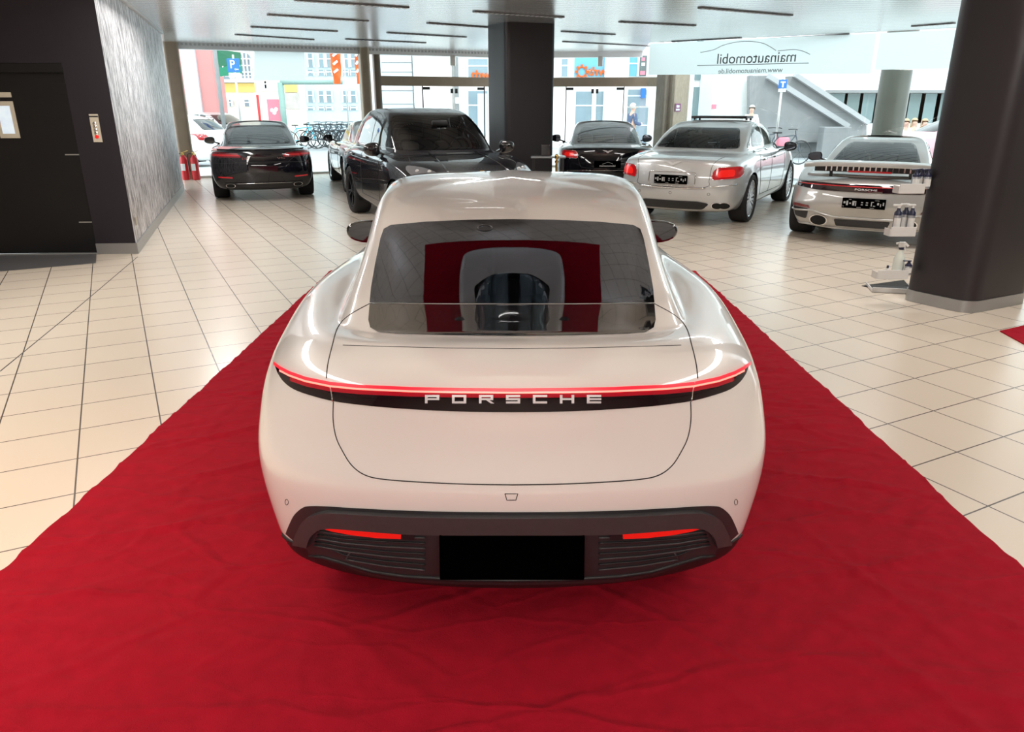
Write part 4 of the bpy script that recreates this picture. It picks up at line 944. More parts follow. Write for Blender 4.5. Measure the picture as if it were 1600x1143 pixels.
c.seam('deck_lip', [[(-.78, .835), (-.4, .855), (.4, .855), (.78, .835)]], 'rear', M_grey_paint, .022, .05, 8, .0)
c.mirror(1.0, 2.75, .95, MATS['black_gloss'], -1, .22, .15); c.arches(.385); c.wheel(.355, .31, .27, 10, MATS['rim_silver'], 0)
for x in (-.36, .36): c.seat(x, 2.15, .3, .62)
c.dash(2.85, .88); c.done()
# ------------------------------------------------------------------ shop front
ZU = Vector((0, 0, 1))
def beam(nm, p, q, z0, z1, w, m, parent=None):
    b = bmesh.new(); zc = (z0+z1)/2; bar(b, p + ZU*zc, q + ZU*zc, w, z1-z0); return struct(nm, b, m, False, parent)
def on_line(x, P, Q):
    """point of the shop-front line P-Q seen at photo column x"""
    d = ray(x, 163); k = d.x/d.y; t = (P.x - k*P.y)/(k*(Q.y-P.y) - (Q.x-P.x)); return P + (Q-P)*t
fd = (FB_ - FA).normalized()
beam('trim_4', FA, FB_, 2.96, 3.10, .22, M_soffit); beam('trim_5', FB_, FC, 2.96, 3.10, .22, M_soffit)
b = bmesh.new()      # louvred air grille below the soffit edge
for k in range(88):
    p = FA + fd*(.25 + k*.095); bar(b, p + Vector((0, -.22, 3.06)), p + fd*.05 + Vector((0, -.22, 3.06)), .02, .05)
struct('trim_6', b, pm('grille_grey', (.45, .45, .46), .5))
beam('trim_7', FA, FB_, .0, .05, .10, M_alu); beam('trim_8', FB_, FC, 0, .05, .10, M_alu); beam('trim_9', GA, GC, 0, .04, .08, M_alu)
def column(nm, p, w, d, m, m2=None):
    b = bmesh.new(); poly = rpoly([(-w/2, -d/2), (w/2, -d/2), (w/2, d/2), (-w/2, d/2)], .07, 5); prism(b, poly, ZC - .002, Matrix.Translation(p) @ Matrix.Rotation(math.atan2(fd.y, fd.x), 4, 'Z'), .001)
    return struct(nm, b, m, True, None, 40)
C1 = FA + Vector((.05, -.05, 0)); C2 = on_line(574, FA, FB_); C3 = Vector((4.40, 20.9, 0))
column('column_left', C1, .34, .34, M_tan); column('column_middle', C2 + Vector((0, -.12, 0)), .26, .3, M_tan)
M_tan2 = pm('tan_dark', (.16, .13, .10), .45, .3)  # darker tan for the narrow parts beside the columns
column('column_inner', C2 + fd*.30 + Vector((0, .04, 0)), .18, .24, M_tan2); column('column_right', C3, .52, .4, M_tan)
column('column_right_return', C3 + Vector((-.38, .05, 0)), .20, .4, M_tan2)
q = at(1387, 200, Y=19.6); b = bmesh.new(); lathe(b, [(.36, -.05), (.36, 4.2)], 28, Matrix.Translation((q.x, 19.6, 0))); struct('column_outside', b, pm('column_olive', (.085, .085, .07), .3, noise=.3, nscale=2), True, None, 40)
C4 = C2 + fd*.38
beam('transom_left', C4, FB_, 2.20, 2.44, .16, M_tan); beam('transom_right', FB_, FC + Vector((.6, -.1, 0)), 2.20, 2.44, .16, M_tan)
def pane(nm, p, q, z0, z1, mat=None, label=None):
    b = bmesh.new(); quad(b, p + ZU*z0, q + ZU*z0, q + ZU*z1, p + ZU*z1); return struct(nm, b, mat or MATS['pane_glass'])
pane('window_1', FA + fd*.2, C2 - fd*.12, .05, 2.96); pane('window_2', EF + Vector((.02, .05, 0)), FA - fd*.05, .0, ZC)
pane('window_3', C4, FB_, 2.44, 2.96); pane('window_4', FB_, FC, 2.44, 2.96)
pane('window_5', GA, GB, .04, ZC - .01); pane('window_6', GB + (GC-GB).normalized()*.02, GC, .04, ZC - .01)
# glass doors
def gdoor(nm, p, q, base):
    t = thing(nm, None, None, p); t['kind'] = 'structure'; d = (q-p); L = d.length; t.rotation_euler = (0, 0, math.atan2(d.y, d.x))
    for k in range(2):
        x0, x1 = L/2*k + .01, L/2*(k+1) - .01
        b = bmesh.new(); quad(b, (x0, 0, .02), (x1, 0, .02), (x1, 0, 2.18), (x0, 0, 2.18)); finish('door_pane', b, MATS['pane_glass'], t)
        hx = x1 - .22 if k else x0
        b = bmesh.new(); box(b, (x0 if not k else x1-.20, -.02, 2.11), (x0 + .20 if not k else x1, .02, 2.18), None, .004); finish('hinge_fitting', b, MATS['black_plastic'], t)
        b = bmesh.new(); box(b, (x1-.09 if not k else x0 + .02, -.025, 2.02), (x1-.02 if not k else x0 + .09, .025, 2.14), None, .004); finish('door_catch', b, MATS['black_plastic'], t)
        b = bmesh.new(); xh = x1-.08 if not k else x0 + .08; tube(b, [(xh, -.05, .75), (xh, -.05, 1.35)], .014, 8); finish('door_handle', b, M_alu, t, True)
    for x in (0, L):
        b = bmesh.new(); box(b, (x-.012, -.02, 0), (x + .012, .02, 2.2)); finish('door_post', b, MATS['black_plastic'], t)
    return t
d1 = gdoor('door_2', on_line(661, FA, FB_), on_line(757, FA, FB_), FA)
d2 = gdoor('door_3', on_line(884, FB_, FC), on_line(974, FB_, FC), FB_)
pane('window_7', C4, on_line(659, FA, FB_), .05, 2.2); pane('window_8', on_line(759, FA, FB_), on_line(882, FB_, FC), .05, 2.2) if 0 else None
pane('window_8', on_line(759, FA, FB_), FB_, .05, 2.2); pane('window_9', FB_, on_line(882, FB_, FC), .05, 2.2); pane('window_10', on_line(976, FB_, FC), FC, .05, 2.2)
dm = on_line(930, FB_, FC); text('door_lettering', 'mainautomobil', .13, MATS['gap'], d2, Matrix.Translation((1.0, -.012, 1.25)) @ Matrix.Rotation(R(90), 4, 'X') @ Matrix.Scale(-1, 4, (1, 0, 0)), .002)
# square ceiling sensor hanging from the soffit
for px_, nm in ((710, 'a'), (934, 'b')):
    p = on_line(px_, FA, FB_) if px_ < 800 else on_line(px_, FB_, FC); b = bmesh.new(); box(b, (p.x-.07, p.y-.26, 2.72), (p.x + .07, p.y-.14, 2.985), None, .01)
    tag(finish('door_sensor', b, M_alu), 'grey box hanging from the window header %s the middle pillar' % ('left of' if px_ < 800 else 'right of'), 'door sensor')
# frosted band with mirrored shop lettering on the right glass front
gd = (GB-GA).normalized(); gn = Vector((gd.y, -gd.x, 0)); gn = gn if gn.y < 0 else -gn
def gpt(px_, py_, P=GA, n=gn):
    d = ray(px_, py_); o0 = Vector((0, 0, CH)); t = (P-o0).dot(n)/d.dot(n); return o0 + d*t
def gpane(nm, pts, mat, off, label, cat):
    b = bmesh.new(); b.faces.new([b.verts.new(p + gn*off) for p in pts]); o = finish(nm, b, mat); tag(o, label, cat); return o
m, n, o_ = nt('frosted_translucent'); tr = n.nodes.new('ShaderNodeBsdfTranslucent'); tr.inputs[0].default_value = (.90, .97, .97, 1); df = n.nodes.new('ShaderNodeBsdfDiffuse'); df.inputs[0].default_value = (.90, .94, .94, 1)
ms = n.nodes.new('ShaderNodeMixShader'); ms.inputs[0].default_value = .55; n.links.new(df.outputs[0], ms.inputs[1]); n.links.new(tr.outputs[0], ms.inputs[2]); n.links.new(ms.outputs[0], o_.inputs[0]); M_frost = m
z0 = gpt(1013, 117).z
A0 = GA + gd*.02; B0 = GB - gd*.02; zb = z0; zt_ = ZC - .02
sg_ = gpane('shop_sign', [A0 + ZU*zb, B0 + ZU*gpt(1370, 115).z, B0 + ZU*zt_, A0 + ZU*zt_], M_frost, .012, 'frosted sign band with mirrored grey lettering on the right shop window', 'window sign')
GD2 = (GC-GB).normalized(); B1 = GB + GD2*.05
gpane('window_film', [B1 + ZU*(gpt(1370, 109).z), GC + ZU*(gpt(1370, 109).z - .02), GC + ZU*zt_, B1 + ZU*zt_], M_frost, .012, 'plain frosted film band on the window next to the right pillar', 'window film')
M_letter = pm('sign_grey', (.13, .14, .15), .5)
def gtext(nm, s, xc, yc, h_px, w_px):
    c0 = gpt(xc, yc); top_ = gpt(xc, yc - h_px/2); bt = gpt(xc, yc + h_px/2); wv = (gpt(xc + w_px/2, yc) - gpt(xc - w_px/2, yc)).length
    M = frame_m(c0 + gn*.02, -gd, ZU)
    sz = (top_.z-bt.z)*1.38; o = text(nm, s, sz, M_letter, sg_, Matrix.Identity(4), .003)
    xs = [v.co.x for v in o.data.vertices]; k = wv/(max(xs)-min(xs)); cx = (max(xs)+min(xs))/2
    for v in o.data.vertices: v.co = M @ Vector(((v.co.x-cx)*k, v.co.y, v.co.z))
    return o
gtext('sign_lettering', 'mainautomobil', 1181, 91, 17, 122); gtext('sign_address', 'www.mainautomobil.de', 1172, 110.5, 8, 100)
def gline(nm, pts, r):
    b = bmesh.new(); tube(b, [gpt(*p) + gn*.022 for p in pts], r, 5); return finish(nm, b, M_letter, sg_, True)
gline('sign_line', [(1090, 102.5), (1264, 98.5)], .007)
gline('sign_car_outline', spline([(1095, 82), (1115, 78), (1130, 71), (1150, 66), (1170, 64.5), (1190, 67), (1202, 72), (1213, 79)], 5), .006); gline('sign_car_outline', spline([(1216, 79.5), (1240, 77.5), (1255, 80), (1266, 85)], 5), .006)
# grey blank film on the left window
def lpt(px_, py_):
    n_ = Vector((fd.y, -fd.x, 0)); d = ray(px_, py_); o0 = Vector((0, 0, CH)); t = (FA-o0).dot(n_)/d.dot(n_); return o0 + d*t + n_*.02
b = bmesh.new(); b.faces.new([b.verts.new(lpt(*p)) for p in ((397, 126), (476, 125), (475, 80), (397, 79))]); tag(finish('window_film', b, M_frost), 'blank grey film panel stuck high on the left shop window', 'window film')
# ceiling lamps: slim louvred slots
M_slot = pm('slot_dark', (.16, .16, .165), .4); M_louv = pm('slot_louvre', (.85, .86, .88), .4)
SL = [((418, 23), (575, 33)), ((460, 0), (638, 12)), ((392, 42), (527, 49)), ((368, 54), (490, 62)), ((605, 51), (728, 58)), ((668, 36), (782, 44)), ((740, 18), (880, 27)), ((1093, 12), (1236, 24)), ((968, 34), (1086, 40)), ((878, 49), (960, 54)), ((880, 65), (1015, 72)), ((1050, 65), (1158, 59)), ((1200, 60), (1328, 53)), ((1425, 41), (1492, 36)), ((540, 61), (665, 67))]
LL = ['slim louvred ceiling lamp, second row down, left of the tan middle column', 'slim louvred ceiling lamp cut off by the top edge, left of the pillar', 'slim louvred ceiling lamp, third row down on the left', 'slim louvred ceiling lamp, fourth row down on the left', 'slim louvred ceiling lamp left of the middle pillar, third row down', 'slim louvred ceiling lamp left of the middle pillar, second row down', 'slim louvred ceiling lamp crossing the top of the middle pillar', 'slim louvred ceiling lamp, long one above the mirrored shop sign', 'slim louvred ceiling lamp, second row right of the middle pillar', 'slim louvred ceiling lamp, third row right of the middle pillar', 'slim louvred ceiling lamp nearest the right entrance header', 'slim louvred ceiling lamp touching the left half of the mirrored sign', 'slim louvred ceiling lamp touching the right half of the mirrored sign', 'slim louvred ceiling lamp beside the top of the right pillar', 'slim louvred ceiling lamp over the left entrance doors, last row']
for k, (p, q) in enumerate(SL):
    P, Q = at(*p, z=ZC-.009), at(*q, z=ZC-.009)
    t = thing('ceiling_lamp', LL[k], 'ceiling lamp', P, 0, 'ceiling lamp slots')
    d = Q-P; L = d.length; t.rotation_euler = (0, 0, math.atan2(d.y, d.x)); b = bmesh.new(); box(b, (0, -.045, -.010), (L, .045, .008)); finish('lamp_tray', b, M_slot, t)
    b = bmesh.new(); nl = max(6, int(L/.09))
    for i in range(nl): x = L*(i+.5)/nl; box(b, (x-.022, -.036, -.016), (x + .022, .036, -.010))
    finish('louvre', b, M_louv, t)
# ------------------------------------------------------------------ the street outside
M_road = pm('asphalt', (.42, .45, .47), .8, noise=.1, nscale=2); M_walk = pm('sidewalk', (.62, .63, .63), .8, noise=.08, nscale=4)
b = bmesh.new(); quad(b, (-90, 8, -.06), (90, 8, -.06), (90, 110, -.06), (-90, 110, -.06)); struct('road', b, M_road)
b = bmesh.new(); prism(b, [(-14, 16.5), (-8.1, 18.9), (-.2, 22.7), (4, 22.4), (11.6, 13.7), (14, 12), (17, 15), (8, 24), (2, 26), (-8, 23.5), (-16, 20.5)], .05, None, -.058); struct('sidewalk', b, M_walk)
b = bmesh.new(); prism(b, [(-17, 33), (-3, 36), (6, 30), (20, 22), (60, 22), (60, 70), (-60, 70), (-60, 33)], .05, None, -.058); struct('sidewalk_far', b, M_walk)
M_winp = pm('outside_window', (.25, .33, .38), .15, noise=.3, nscale=.8); M_frame = pm('window_frame_white', (.75, .78, .78), .5)
def blk(nm, label, cat, x0, x1, Y, ztop, mat, depth_=8, kids=(), zbot=-.05, rz=0):
    a, c = at(x0, 170, Y=Y), at(x1, 170, Y=Y); t = thing(nm, label, cat, (a.x, Y, 0)); b = bmesh.new(); box(b, (.03, 0, zbot), (c.x-a.x-.03, min(depth_, 1.2), ztop)); finish('wall', b, mat, t)
    for kd in kids:
        k, (px0, py0, px1, py1), m_ = kd[:3]; dd = kd[3] if len(kd) > 3 else .06
        p, q = at(px0, py0, Y=Y), at(px1, py1, Y=Y); b = bmesh.new(); box(b, (p.x-a.x, -dd, q.z), (q.x-a.x, .02, p.z)); w = finish(k, b, m_, t)
        if k == 'window':
            nx_ = max(1, round((q.x-p.x)/1.2)); b = bmesh.new()
            for i in range(nx_ + 1): xx = p.x-a.x + (q.x-p.x)*i/nx_; box(b, (xx-.05, -dd-.03, q.z), (xx + .05, -dd, p.z))
            zz = q.z + (p.z-q.z)*.62; box(b, (p.x-a.x, -dd-.025, zz-.03), (q.x-a.x, -dd, zz + .03)); finish('window_bars', b, M_frame, w)
    return t
M_pink = pm('pink_plaster', (.62, .27, .26), .8, noise=.06, nscale=1); M_cream = pm('cream_plaster', (.88, .84, .74), .8, noise=.05, nscale=1); M_yel = pm('yellow_plaster', (.85, .66, .20), .8); M_stone = pm('grey_stone', (.55, .53, .50), .8, noise=.25, nscale=3)
M_bluegrey = pm('bluegrey_facade', (.56, .66, .72), .6, noise=.05, nscale=1); M_lgrey = pm('light_grey_panels', (.62, .68, .73), .6); M_wht = pm('white_concrete', (.82, .82, .80), .7, noise=.06, nscale=1.5); M_conc = pm('concrete', (.26, .265, .27), .8, noise=.22, nscale=2.5); M_teal = pm('teal_glass', (.17, .24, .25), .12, noise=.3, nscale=.7); M_dkglass = pm('dark_facade_glass', (.14, .19, .19), .12, noise=.5, nscale=.5); M_sky = pm('blue_panel', (.16, .45, .62), .3)
M_orange = pm('orange', (.75, .12, .01), .5); M_green = pm('awning_green', (.02, .22, .12), .7, noise=.15); M_blue = pm('sign_blue', (.02, .16, .62), .35); M_poster = pm('poster_pink', (.85, .25, .33), .6); M_red = pm('signal_red', (.70, .03, .04), .35)
blk('pink_building', 'pale pink plastered house beyond the left window', 'building', 232, 341, 34, 12, M_pink, 8, [('drainpipe', (300, 40, 304, 235), M_lgrey, .12)])
yb = blk('cream_building', 'cream house with arched window and yellow band across the street', 'building', 341, 470, 40, 13, M_cream, 8, [('yellow_band', (340, 130, 399, 144), M_yel), ('cornice', (338, 124, 398, 129), M_frame, .25), ('yellow_band', (444, 127, 465, 144), M_yel), ('stone_base', (444, 145, 470, 170), M_stone), ('white_panel', (402, 127, 436, 142), M_wht), ('window', (346, 156, 353, 166), M_winp), ('window', (357, 156, 364, 166), M_winp), ('window', (381, 156, 392, 166), M_winp), ('window', (345, 110, 362, 124), M_winp), ('window', (412, 127, 419, 138), M_winp)])
b = bmesh.new(); x0, x1 = at(376, 100, Y=40).x, at(393, 100, Y=40).x; z0, z1 = at(380, 123, Y=40).z, at(380, 92, Y=40).z; ax_ = at(341, 170, Y=40).x; xc, rr = (x0+x1)/2, (x1-x0)/2
P = [(x0-ax_, z0), (x1-ax_, z0)] + [(xc-ax_ + rr*math.cos(R(k*15)), z1 + rr*math.sin(R(k*15))) for k in range(13)]
prism(b, P, .1, Matrix(((1, 0, 0, 0), (0, 0, 1, -.1), (0, 1, 0, 0), (0, 0, 0, 1)))); aw = finish('arched_window', b, M_winp, yb)
b = bmesh.new()
for i in range(4): xx = x0-ax_ + (x1-x0)*i/3; box(b, (xx-.035, -.15, z0), (xx + .035, -.1, z1 + (rr if i in (1, 2) else 0)*.9))
for i in range(4): zz = z0 + (z1-z0)*i/3; box(b, (x0-ax_, -.14, zz-.03), (x1-ax_, -.1, zz + .03))
finish('window_bars', b, M_frame, aw)
wins = [('window', (x, y0, x + 11, y1), M_winp) for y0, y1 in ((84, 105), (109, 118), (142, 160), (166, 172)) for x in (480, 497, 509, 535, 547)]
blk('office_building', 'blue grey office block with window grid behind the parked bicycles', 'building', 471, 590, 48, 16, M_bluegrey, 10, wins)
blk('panel_building', 'light grey panelled facade beyond the left entrance doors', 'building', 594, 647, 37, 12, M_lgrey, 8, [('panel_joint', (596, y, 647, y + .9), M_conc, .02) for y in (97, 112, 141, 162)])
blk('white_building', 'white concrete facade with pillars across from the entrance', 'building', 647, 782, 36.5, 12, M_wht, 8, [('pillar', (700, 60, 710, 240), M_wht, .5), ('pillar', (710, 60, 719, 240), M_conc, .3), ('window', (730, 92, 764, 121), M_winp), ('window', (730, 142, 764, 200), M_winp), ('door', (746, 146, 762, 210), M_bluegrey, .1), ('poster', (712, 152, 718, 162), M_lgrey, .33)])
br_ = blk('shop_building', 'shop facade with blue panel and orange lettering right of the middle pillar', 'building', 862, 1032, 36, 12, M_wht, 8, [('window', (876, 92, 888, 119), M_winp), ('blue_panel', (898, 88, 946, 120), M_sky), ('window', (898, 143, 925, 200), M_winp), ('window', (930, 143, 945, 200), M_winp), ('pillar', (946, 60, 974, 240), M_wht, .5), ('window', (975, 87, 996, 119), M_sky), ('dark_panel', (998, 87, 1009, 119), M_dkglass), ('window', (975, 140, 1010, 165), M_winp), ('window', (975, 168, 1010, 240), M_winp), ('poster', (1002, 90, 1007, 95), M_poster, .1), ('poster', (1002, 98, 1007, 103), M_wht, .1), ('poster', (1000, 111, 1007, 117), M_poster, .1), ('sign_panel', (1001, 138, 1007, 153), M_blue, .3)])
a = at(932, 112, Y=35.9); o = text('shop_lettering', 'thw', .50, M_orange, br_, Matrix.Translation((a.x - br_.location.x + .05, -.12, a.z)) @ Matrix.Rotation(R(90), 4, 'X'), .05, bold=.012, sx=1.15)
b = bmesh.new(); g0 = at(909, 112, Y=35.9); gx = g0.x - br_.location.x
for k in range(8): bar(b, (gx + .22*math.cos(k*math.pi/4), -.1, g0.z + .22*math.sin(k*math.pi/4)), (gx + .31*math.cos(k*math.pi/4), -.1, g0.z + .31*math.sin(k*math.pi/4)), .05, .1)
tube(b, [(gx + .2*math.cos(k*math.pi/8), -.1, g0.z + .2*math.sin(k*math.pi/8)) for k in range(16)], .035, 5, True); finish('gear_emblem', b, M_orange, br_)
a = at(751, 117, Y=36.4); wb_o = bpy.data.objects['white_building']; text('shop_lettering', 'thw', .5, M_orange, wb_o, Matrix.Translation((a.x - wb_o.location.x, -.12, a.z)) @ Matrix.Rotation(R(90), 4, 'X'), .05, bold=.012, sx=1.1)
blk('glass_house', 'pale block with teal glass doors beside the tan right column', 'building', 1060, 1152, 31, 10, M_wht, 6, [('glass_panel', (1076, 60, 1098, 125), M_teal), ('glass_panel', (1076, 136, 1098, 240), M_teal), ('frame_post', (1070, 60, 1075, 240), M_lgrey, .1), ('frame_post', (1099, 60, 1104, 240), M_lgrey, .1), ('poster', (1112, 163, 1119, 170), M_poster, .02)])
blk('station_building', 'long low building with white parapet and dark glass band behind the stairs', 'building', 1290, 1560, 33, 5.0, M_wht, 8, [('glass_panel', (x, 146, x + 22, 192), M_dkglass if k % 2 else M_teal, .05) for k, x in enumerate(range(1296, 1500, 24))] + [('parapet_edge', (1290, 141, 1560, 145), M_conc, .4)])
blk('white_post', 'square white concrete post beside the outdoor stairs', 'post', 1151, 1172, 27.5, 6, M_wht, .5)
def stair(nm, label, Y, poly, d, rail):
    P = [at(x, y, Y=Y) for x, y in poly]; t = thing(nm, label, 'staircase', (P[0].x, Y, 0)); b = bmesh.new()
    prism(b, [(p.x-P[0].x, p.z) for p in P], d, Matrix(((1, 0, 0, 0), (0, 0, 1, 0), (0, 1, 0, 0), (0, 0, 0, 1)))); bmesh.ops.recalc_face_normals(b, faces=b.faces); finish('side_wall', b, M_conc, t)
    b = bmesh.new(); q = [at(x, y, Y=Y) for x, y in rail]
    for u, v in zip(q, q[1:]): bar(b, (u.x-P[0].x, -.1, u.z), (v.x-P[0].x, -.1, v.z), .3, .16)
    finish('parapet_cap', b, pm('cap_grey', (.42, .43, .44), .7), t)
    b = bmesh.new(); u, v = q[0], q[-1]
    for k in range(12): f = k/12; x = (u.x + (v.x-u.x)*f)-P[0].x; z = u.z + (v.z-u.z)*f - .9; box(b, (x, d, -.05), (x + (v.x-u.x)/12, d + 1.6, max(.05, z)))
    finish('steps', b, M_conc, t)
stair('outdoor_staircase', 'grey concrete stair flight with solid parapet behind the silver sedan', 27, [(1172, 222), (1172, 118), (1198, 118), (1322, 196), (1322, 222)], .35, [(1198, 119), (1322, 197)])
stair('outdoor_staircase', 'farther concrete stair flight with light handrail rising above the near one', 29.5, [(1232, 190), (1232, 119), (1246, 119), (1354, 194), (1354, 222), (1300, 222)], .35, [(1240, 117), (1354, 192)])
b = bmesh.new(); p, q = at(1283, 198, Y=26.4), at(1321, 229, Y=26.4); box(b, (p.x, 26.1, -.05), (q.x, 26.6, p.z), None, .03); tag(finish('concrete_block', b, M_conc), 'low rough concrete block at the foot of the stairs', 'concrete block')
b = bmesh.new(); random.seed(3)
for k in range(220):
    p = at(random.uniform(1270, 1312), 229 + random.uniform(-1, 3), z=-.01); h = random.uniform(.1, .3); dx = random.uniform(-.06, .06); b.faces.new([b.verts.new(v) for v in ((p.x-.02, p.y, -.01), (p.x + .02, p.y, -.01), (p.x + dx, p.y, h))])
tag(finish('grass', b, pm('grass_green', (.30, .50, .12), .8)), 'small tuft of green weeds at the foot of the concrete block', 'grass', None, 'stuff')
# street furniture
def post_sign(nm, label, px_, py_, Y, wpx, txt, mirror=False, post_dx=0):
    c0 = at(px_, py_, Y=Y); w = wpx/1150*Y; t = thing(nm, label, 'street sign', (c0.x, Y, 0)); b = bmesh.new(); tube(b, [(post_dx, .04, -.05), (post_dx, .04, c0.z + w*.8)], .035, 8); finish('post', b, M_alu, t, True)
    b = bmesh.new(); box(b, (-w/2, -.02, c0.z-w/2), (w/2, .0, c0.z + w/2), None, .004); pl = finish('sign_plate', b, M_blue, t)
    M = Matrix.Translation((0, -.024, c0.z + .02)) @ Matrix.Rotation(R(90), 4, 'X')
    if mirror: M = M @ Matrix.Scale(-1, 4, (1, 0, 0))
    if txt:
        text('sign_letter', txt, w*.85, MATS['white_mark'], pl, M @ Matrix.Translation((-w*.08, 0, 0)), .004, bold=w*.012)
        b = bmesh.new(); s_ = -1 if mirror else 1; z = c0.z - w*.30; bar(b, (s_*w*.38, -.024, z), (s_*w*.08, -.024, z), .004, w*.07); b.faces.new([b.verts.new((s_*x_, -.026, z + y_)) for x_, y_ in ((w*.02, 0), (w*.16, w*.10), (w*.16, -w*.10))]); finish('sign_arrow', b, MATS['white_mark'], pl)
    else:
        b = bmesh.new(); box(b, (-w*.1, -.026, c0.z-w*.4), (w*.1, -.02, c0.z + w*.15)); box(b, (-w*.3, -.026, c0.z + w*.12), (w*.3, -.02, c0.z + w*.28)); finish('sign_symbol', b, MATS['white_mark'], pl)
    b = bmesh.new(); box(b, (-w*.46, -.015, c0.z-w*.92), (w*.46, .0, c0.z-w*.56), None, .003); sp = finish('sub_plate', b, MATS['plate_white'], t)
    b = bmesh.new()
    for k in range(2): box(b, (-w*.36, -.018, c0.z-w*(.68 + .12*k)), (w*.36, -.015, c0.z-w*(.65 + .12*k)))
    finish('plate_lines', b, M_conc, sp)
    return t
post_sign('parking_sign', 'blue parking sign with arrow on a grey post in front of the cream house', 365, 102, 25, 18, 'P')
post_sign('parking_sign', 'window reflection of the blue parking sign, built reversed left of the tan column', 266, 99, 20.6, 15, 'P', True)  # reflection in the glass, built as a second sign with reversed letter
# 
post_sign('street_sign', 'blue road sign on a white post beside the stairs', 1223, 131, 23.5, 12, None)
def tall_post(nm, label, cat, px_, y0, y1, Y, r, m, arm=None):
    p, q = at(px_, y0, Y=Y), at(px_, y1, Y=Y); t = thing(nm, label, cat, (p.x, Y, 0)); b = bmesh.new(); tube(b, [(0, 0, -.05), (0, 0, p.z)], r, 8); finish('post', b, m, t, True)
    if arm: b = bmesh.new(); tube(b, [(0, 0, p.z), (arm, 0, p.z + .02)], r*.7, 6); finish('arm', b, m, t, True)
    return t
tall_post('lamp_post', 'grey green post with a short arm beside the pink poster', 'post', 438, 129, 190, 33, .13, pm('post_green', (.28, .42, .38), .5), 2.6)
tall_post('slim_post', 'thin dark post in front of the pink house', 'post', 333, 60, 205, 26, .07, M_conc)
tall_post('red_pipe', 'short red pipe on the cream house', 'pipe', 402, 148, 180, 39, .07, M_red)
p = at(426, 170, Y=33); t = thing('street_poster', 'pink poster board with white and red figure across the street', 'poster', (p.x, 33.2, 0)); b = bmesh.new(); box(b, (-.28, 0, -.05), (.28, .06, at(426, 155, Y=33.2).z), None, .01); pb = finish('board', b, M_poster, t)
b = bmesh.new(); zc = at(426, 172, Y=33.2).z
for dx, dz, r_ in ((-.1, 0, .09), (.08, .03, .1), (0, -.1, .1)): bmesh.ops.create_icosphere(b, subdivisions=1, radius=r_, matrix=Matrix.Translation((dx, .0, zc + dz)) @ Matrix.Scale(.1, 4, (0, 1, 0)))
finish('poster_print', b, MATS['plate_white'], pb)
for px_, lab in ((522, 'wide orange banner flag hanging in front of the office block'), (556, 'narrow orange banner flag next to the tan column')):
    a, c0 = at(px_, 60, Y=30), at(px_, 131, Y=30); w = .42 if px_ == 522 else .2; t = thing('banner_flag', lab, 'flag', (a.x, 30, 0)); b = bmesh.new(); tube(b, [(w*.75, 0, -.05), (w*.75, 0, a.z + .3)], .03, 6); finish('flag_pole', b, M_alu, t, True)
    b = bmesh.new(); N = 14; rows = []
    for k in range(N + 1): z = c0.z + (a.z-c0.z)*k/N; ww = w*(1 - .45*(1-k/N)); rows.append([b.verts.new((-ww*.6 + ww*1.2*i/4, .08*math.sin(k*.9 + i), z)) for i in range(5)])
    for u, v in zip(rows, rows[1:]):
        for i in range(4): b.faces.new((u[i], u[i+1], v[i+1], v[i]))
    fl = finish('flag_cloth', b, M_orange, t, True)
    b = bmesh.new()
    for k in range(4): z = c0.z + (a.z-c0.z)*(.25 + .18*k); bar(b, (-w*.2, -.10, z), (w*.2, -.10, z + .12), .01, .08)
    finish('flag_print', b, MATS['plate_white'], fl)
pp = [at(x, y, Y=Y_) for x, y, Y_ in ((334, 72, 31), (377, 86, 28.5), (376, 96, 28.5), (334, 90, 31))]
t = thing('awning', 'dark green folding awning on the pink house', 'awning', (pp[0].x, 31, 0)); O = Vector((pp[0].x, 31, 0)); b = bmesh.new()
q0, q1 = at(334, 76, Y=32.5)-O, at(376, 82, Y=32.5)-O; q2, q3 = at(377, 100, Y=29.5)-O, at(336, 106, Y=29.5)-O
quad(b, q0, q1, q2, q3); bmesh.ops.solidify(b, geom=b.faces[:], thickness=.05); finish('awning_cloth', b, M_green, t)
b = bmesh.new(); e = Vector((0, 0, -.32)); quad(b, q3, q2, q2 + e, q3 + e); finish('valance', b, M_green, t)
b = bmesh.new()
for f in (.05, .5, .95): bar(b, q0.lerp(q1, f) + ZU*-.07, q3.lerp(q2, f) + ZU*-.07, .06, .05)
bar(b, q0.lerp(q1, .1) - ZU*.9, q3.lerp(q2, .3), .05, .05); bar(b, q0.lerp(q1, .9) - ZU*.9, q3.lerp(q2, .7), .05, .05); finish('awning_frame', b, MATS['white_mark'], t)
b = bmesh.new(); p = at(1059, 168, Y=20.62); box(b, (p.x-.075, 20.60, p.z-.10), (p.x + .075, 20.66, p.z + .10), None, .004); o = finish('small_notice', b, pm('purple', (.25, .08, .2), .5)); tag(o, 'small purple notice with white symbol on the tan right column', 'notice')
b = bmesh.new(); box(b, (p.x-.04, 20.595, p.z-.0), (p.x + .04, 20.60, p.z + .06)); box(b, (p.x-.05, 20.595, p.z-.075), (p.x + .05, 20.60, p.z-.03)); finish('notice_symbol', b, MATS['white_mark'], o)
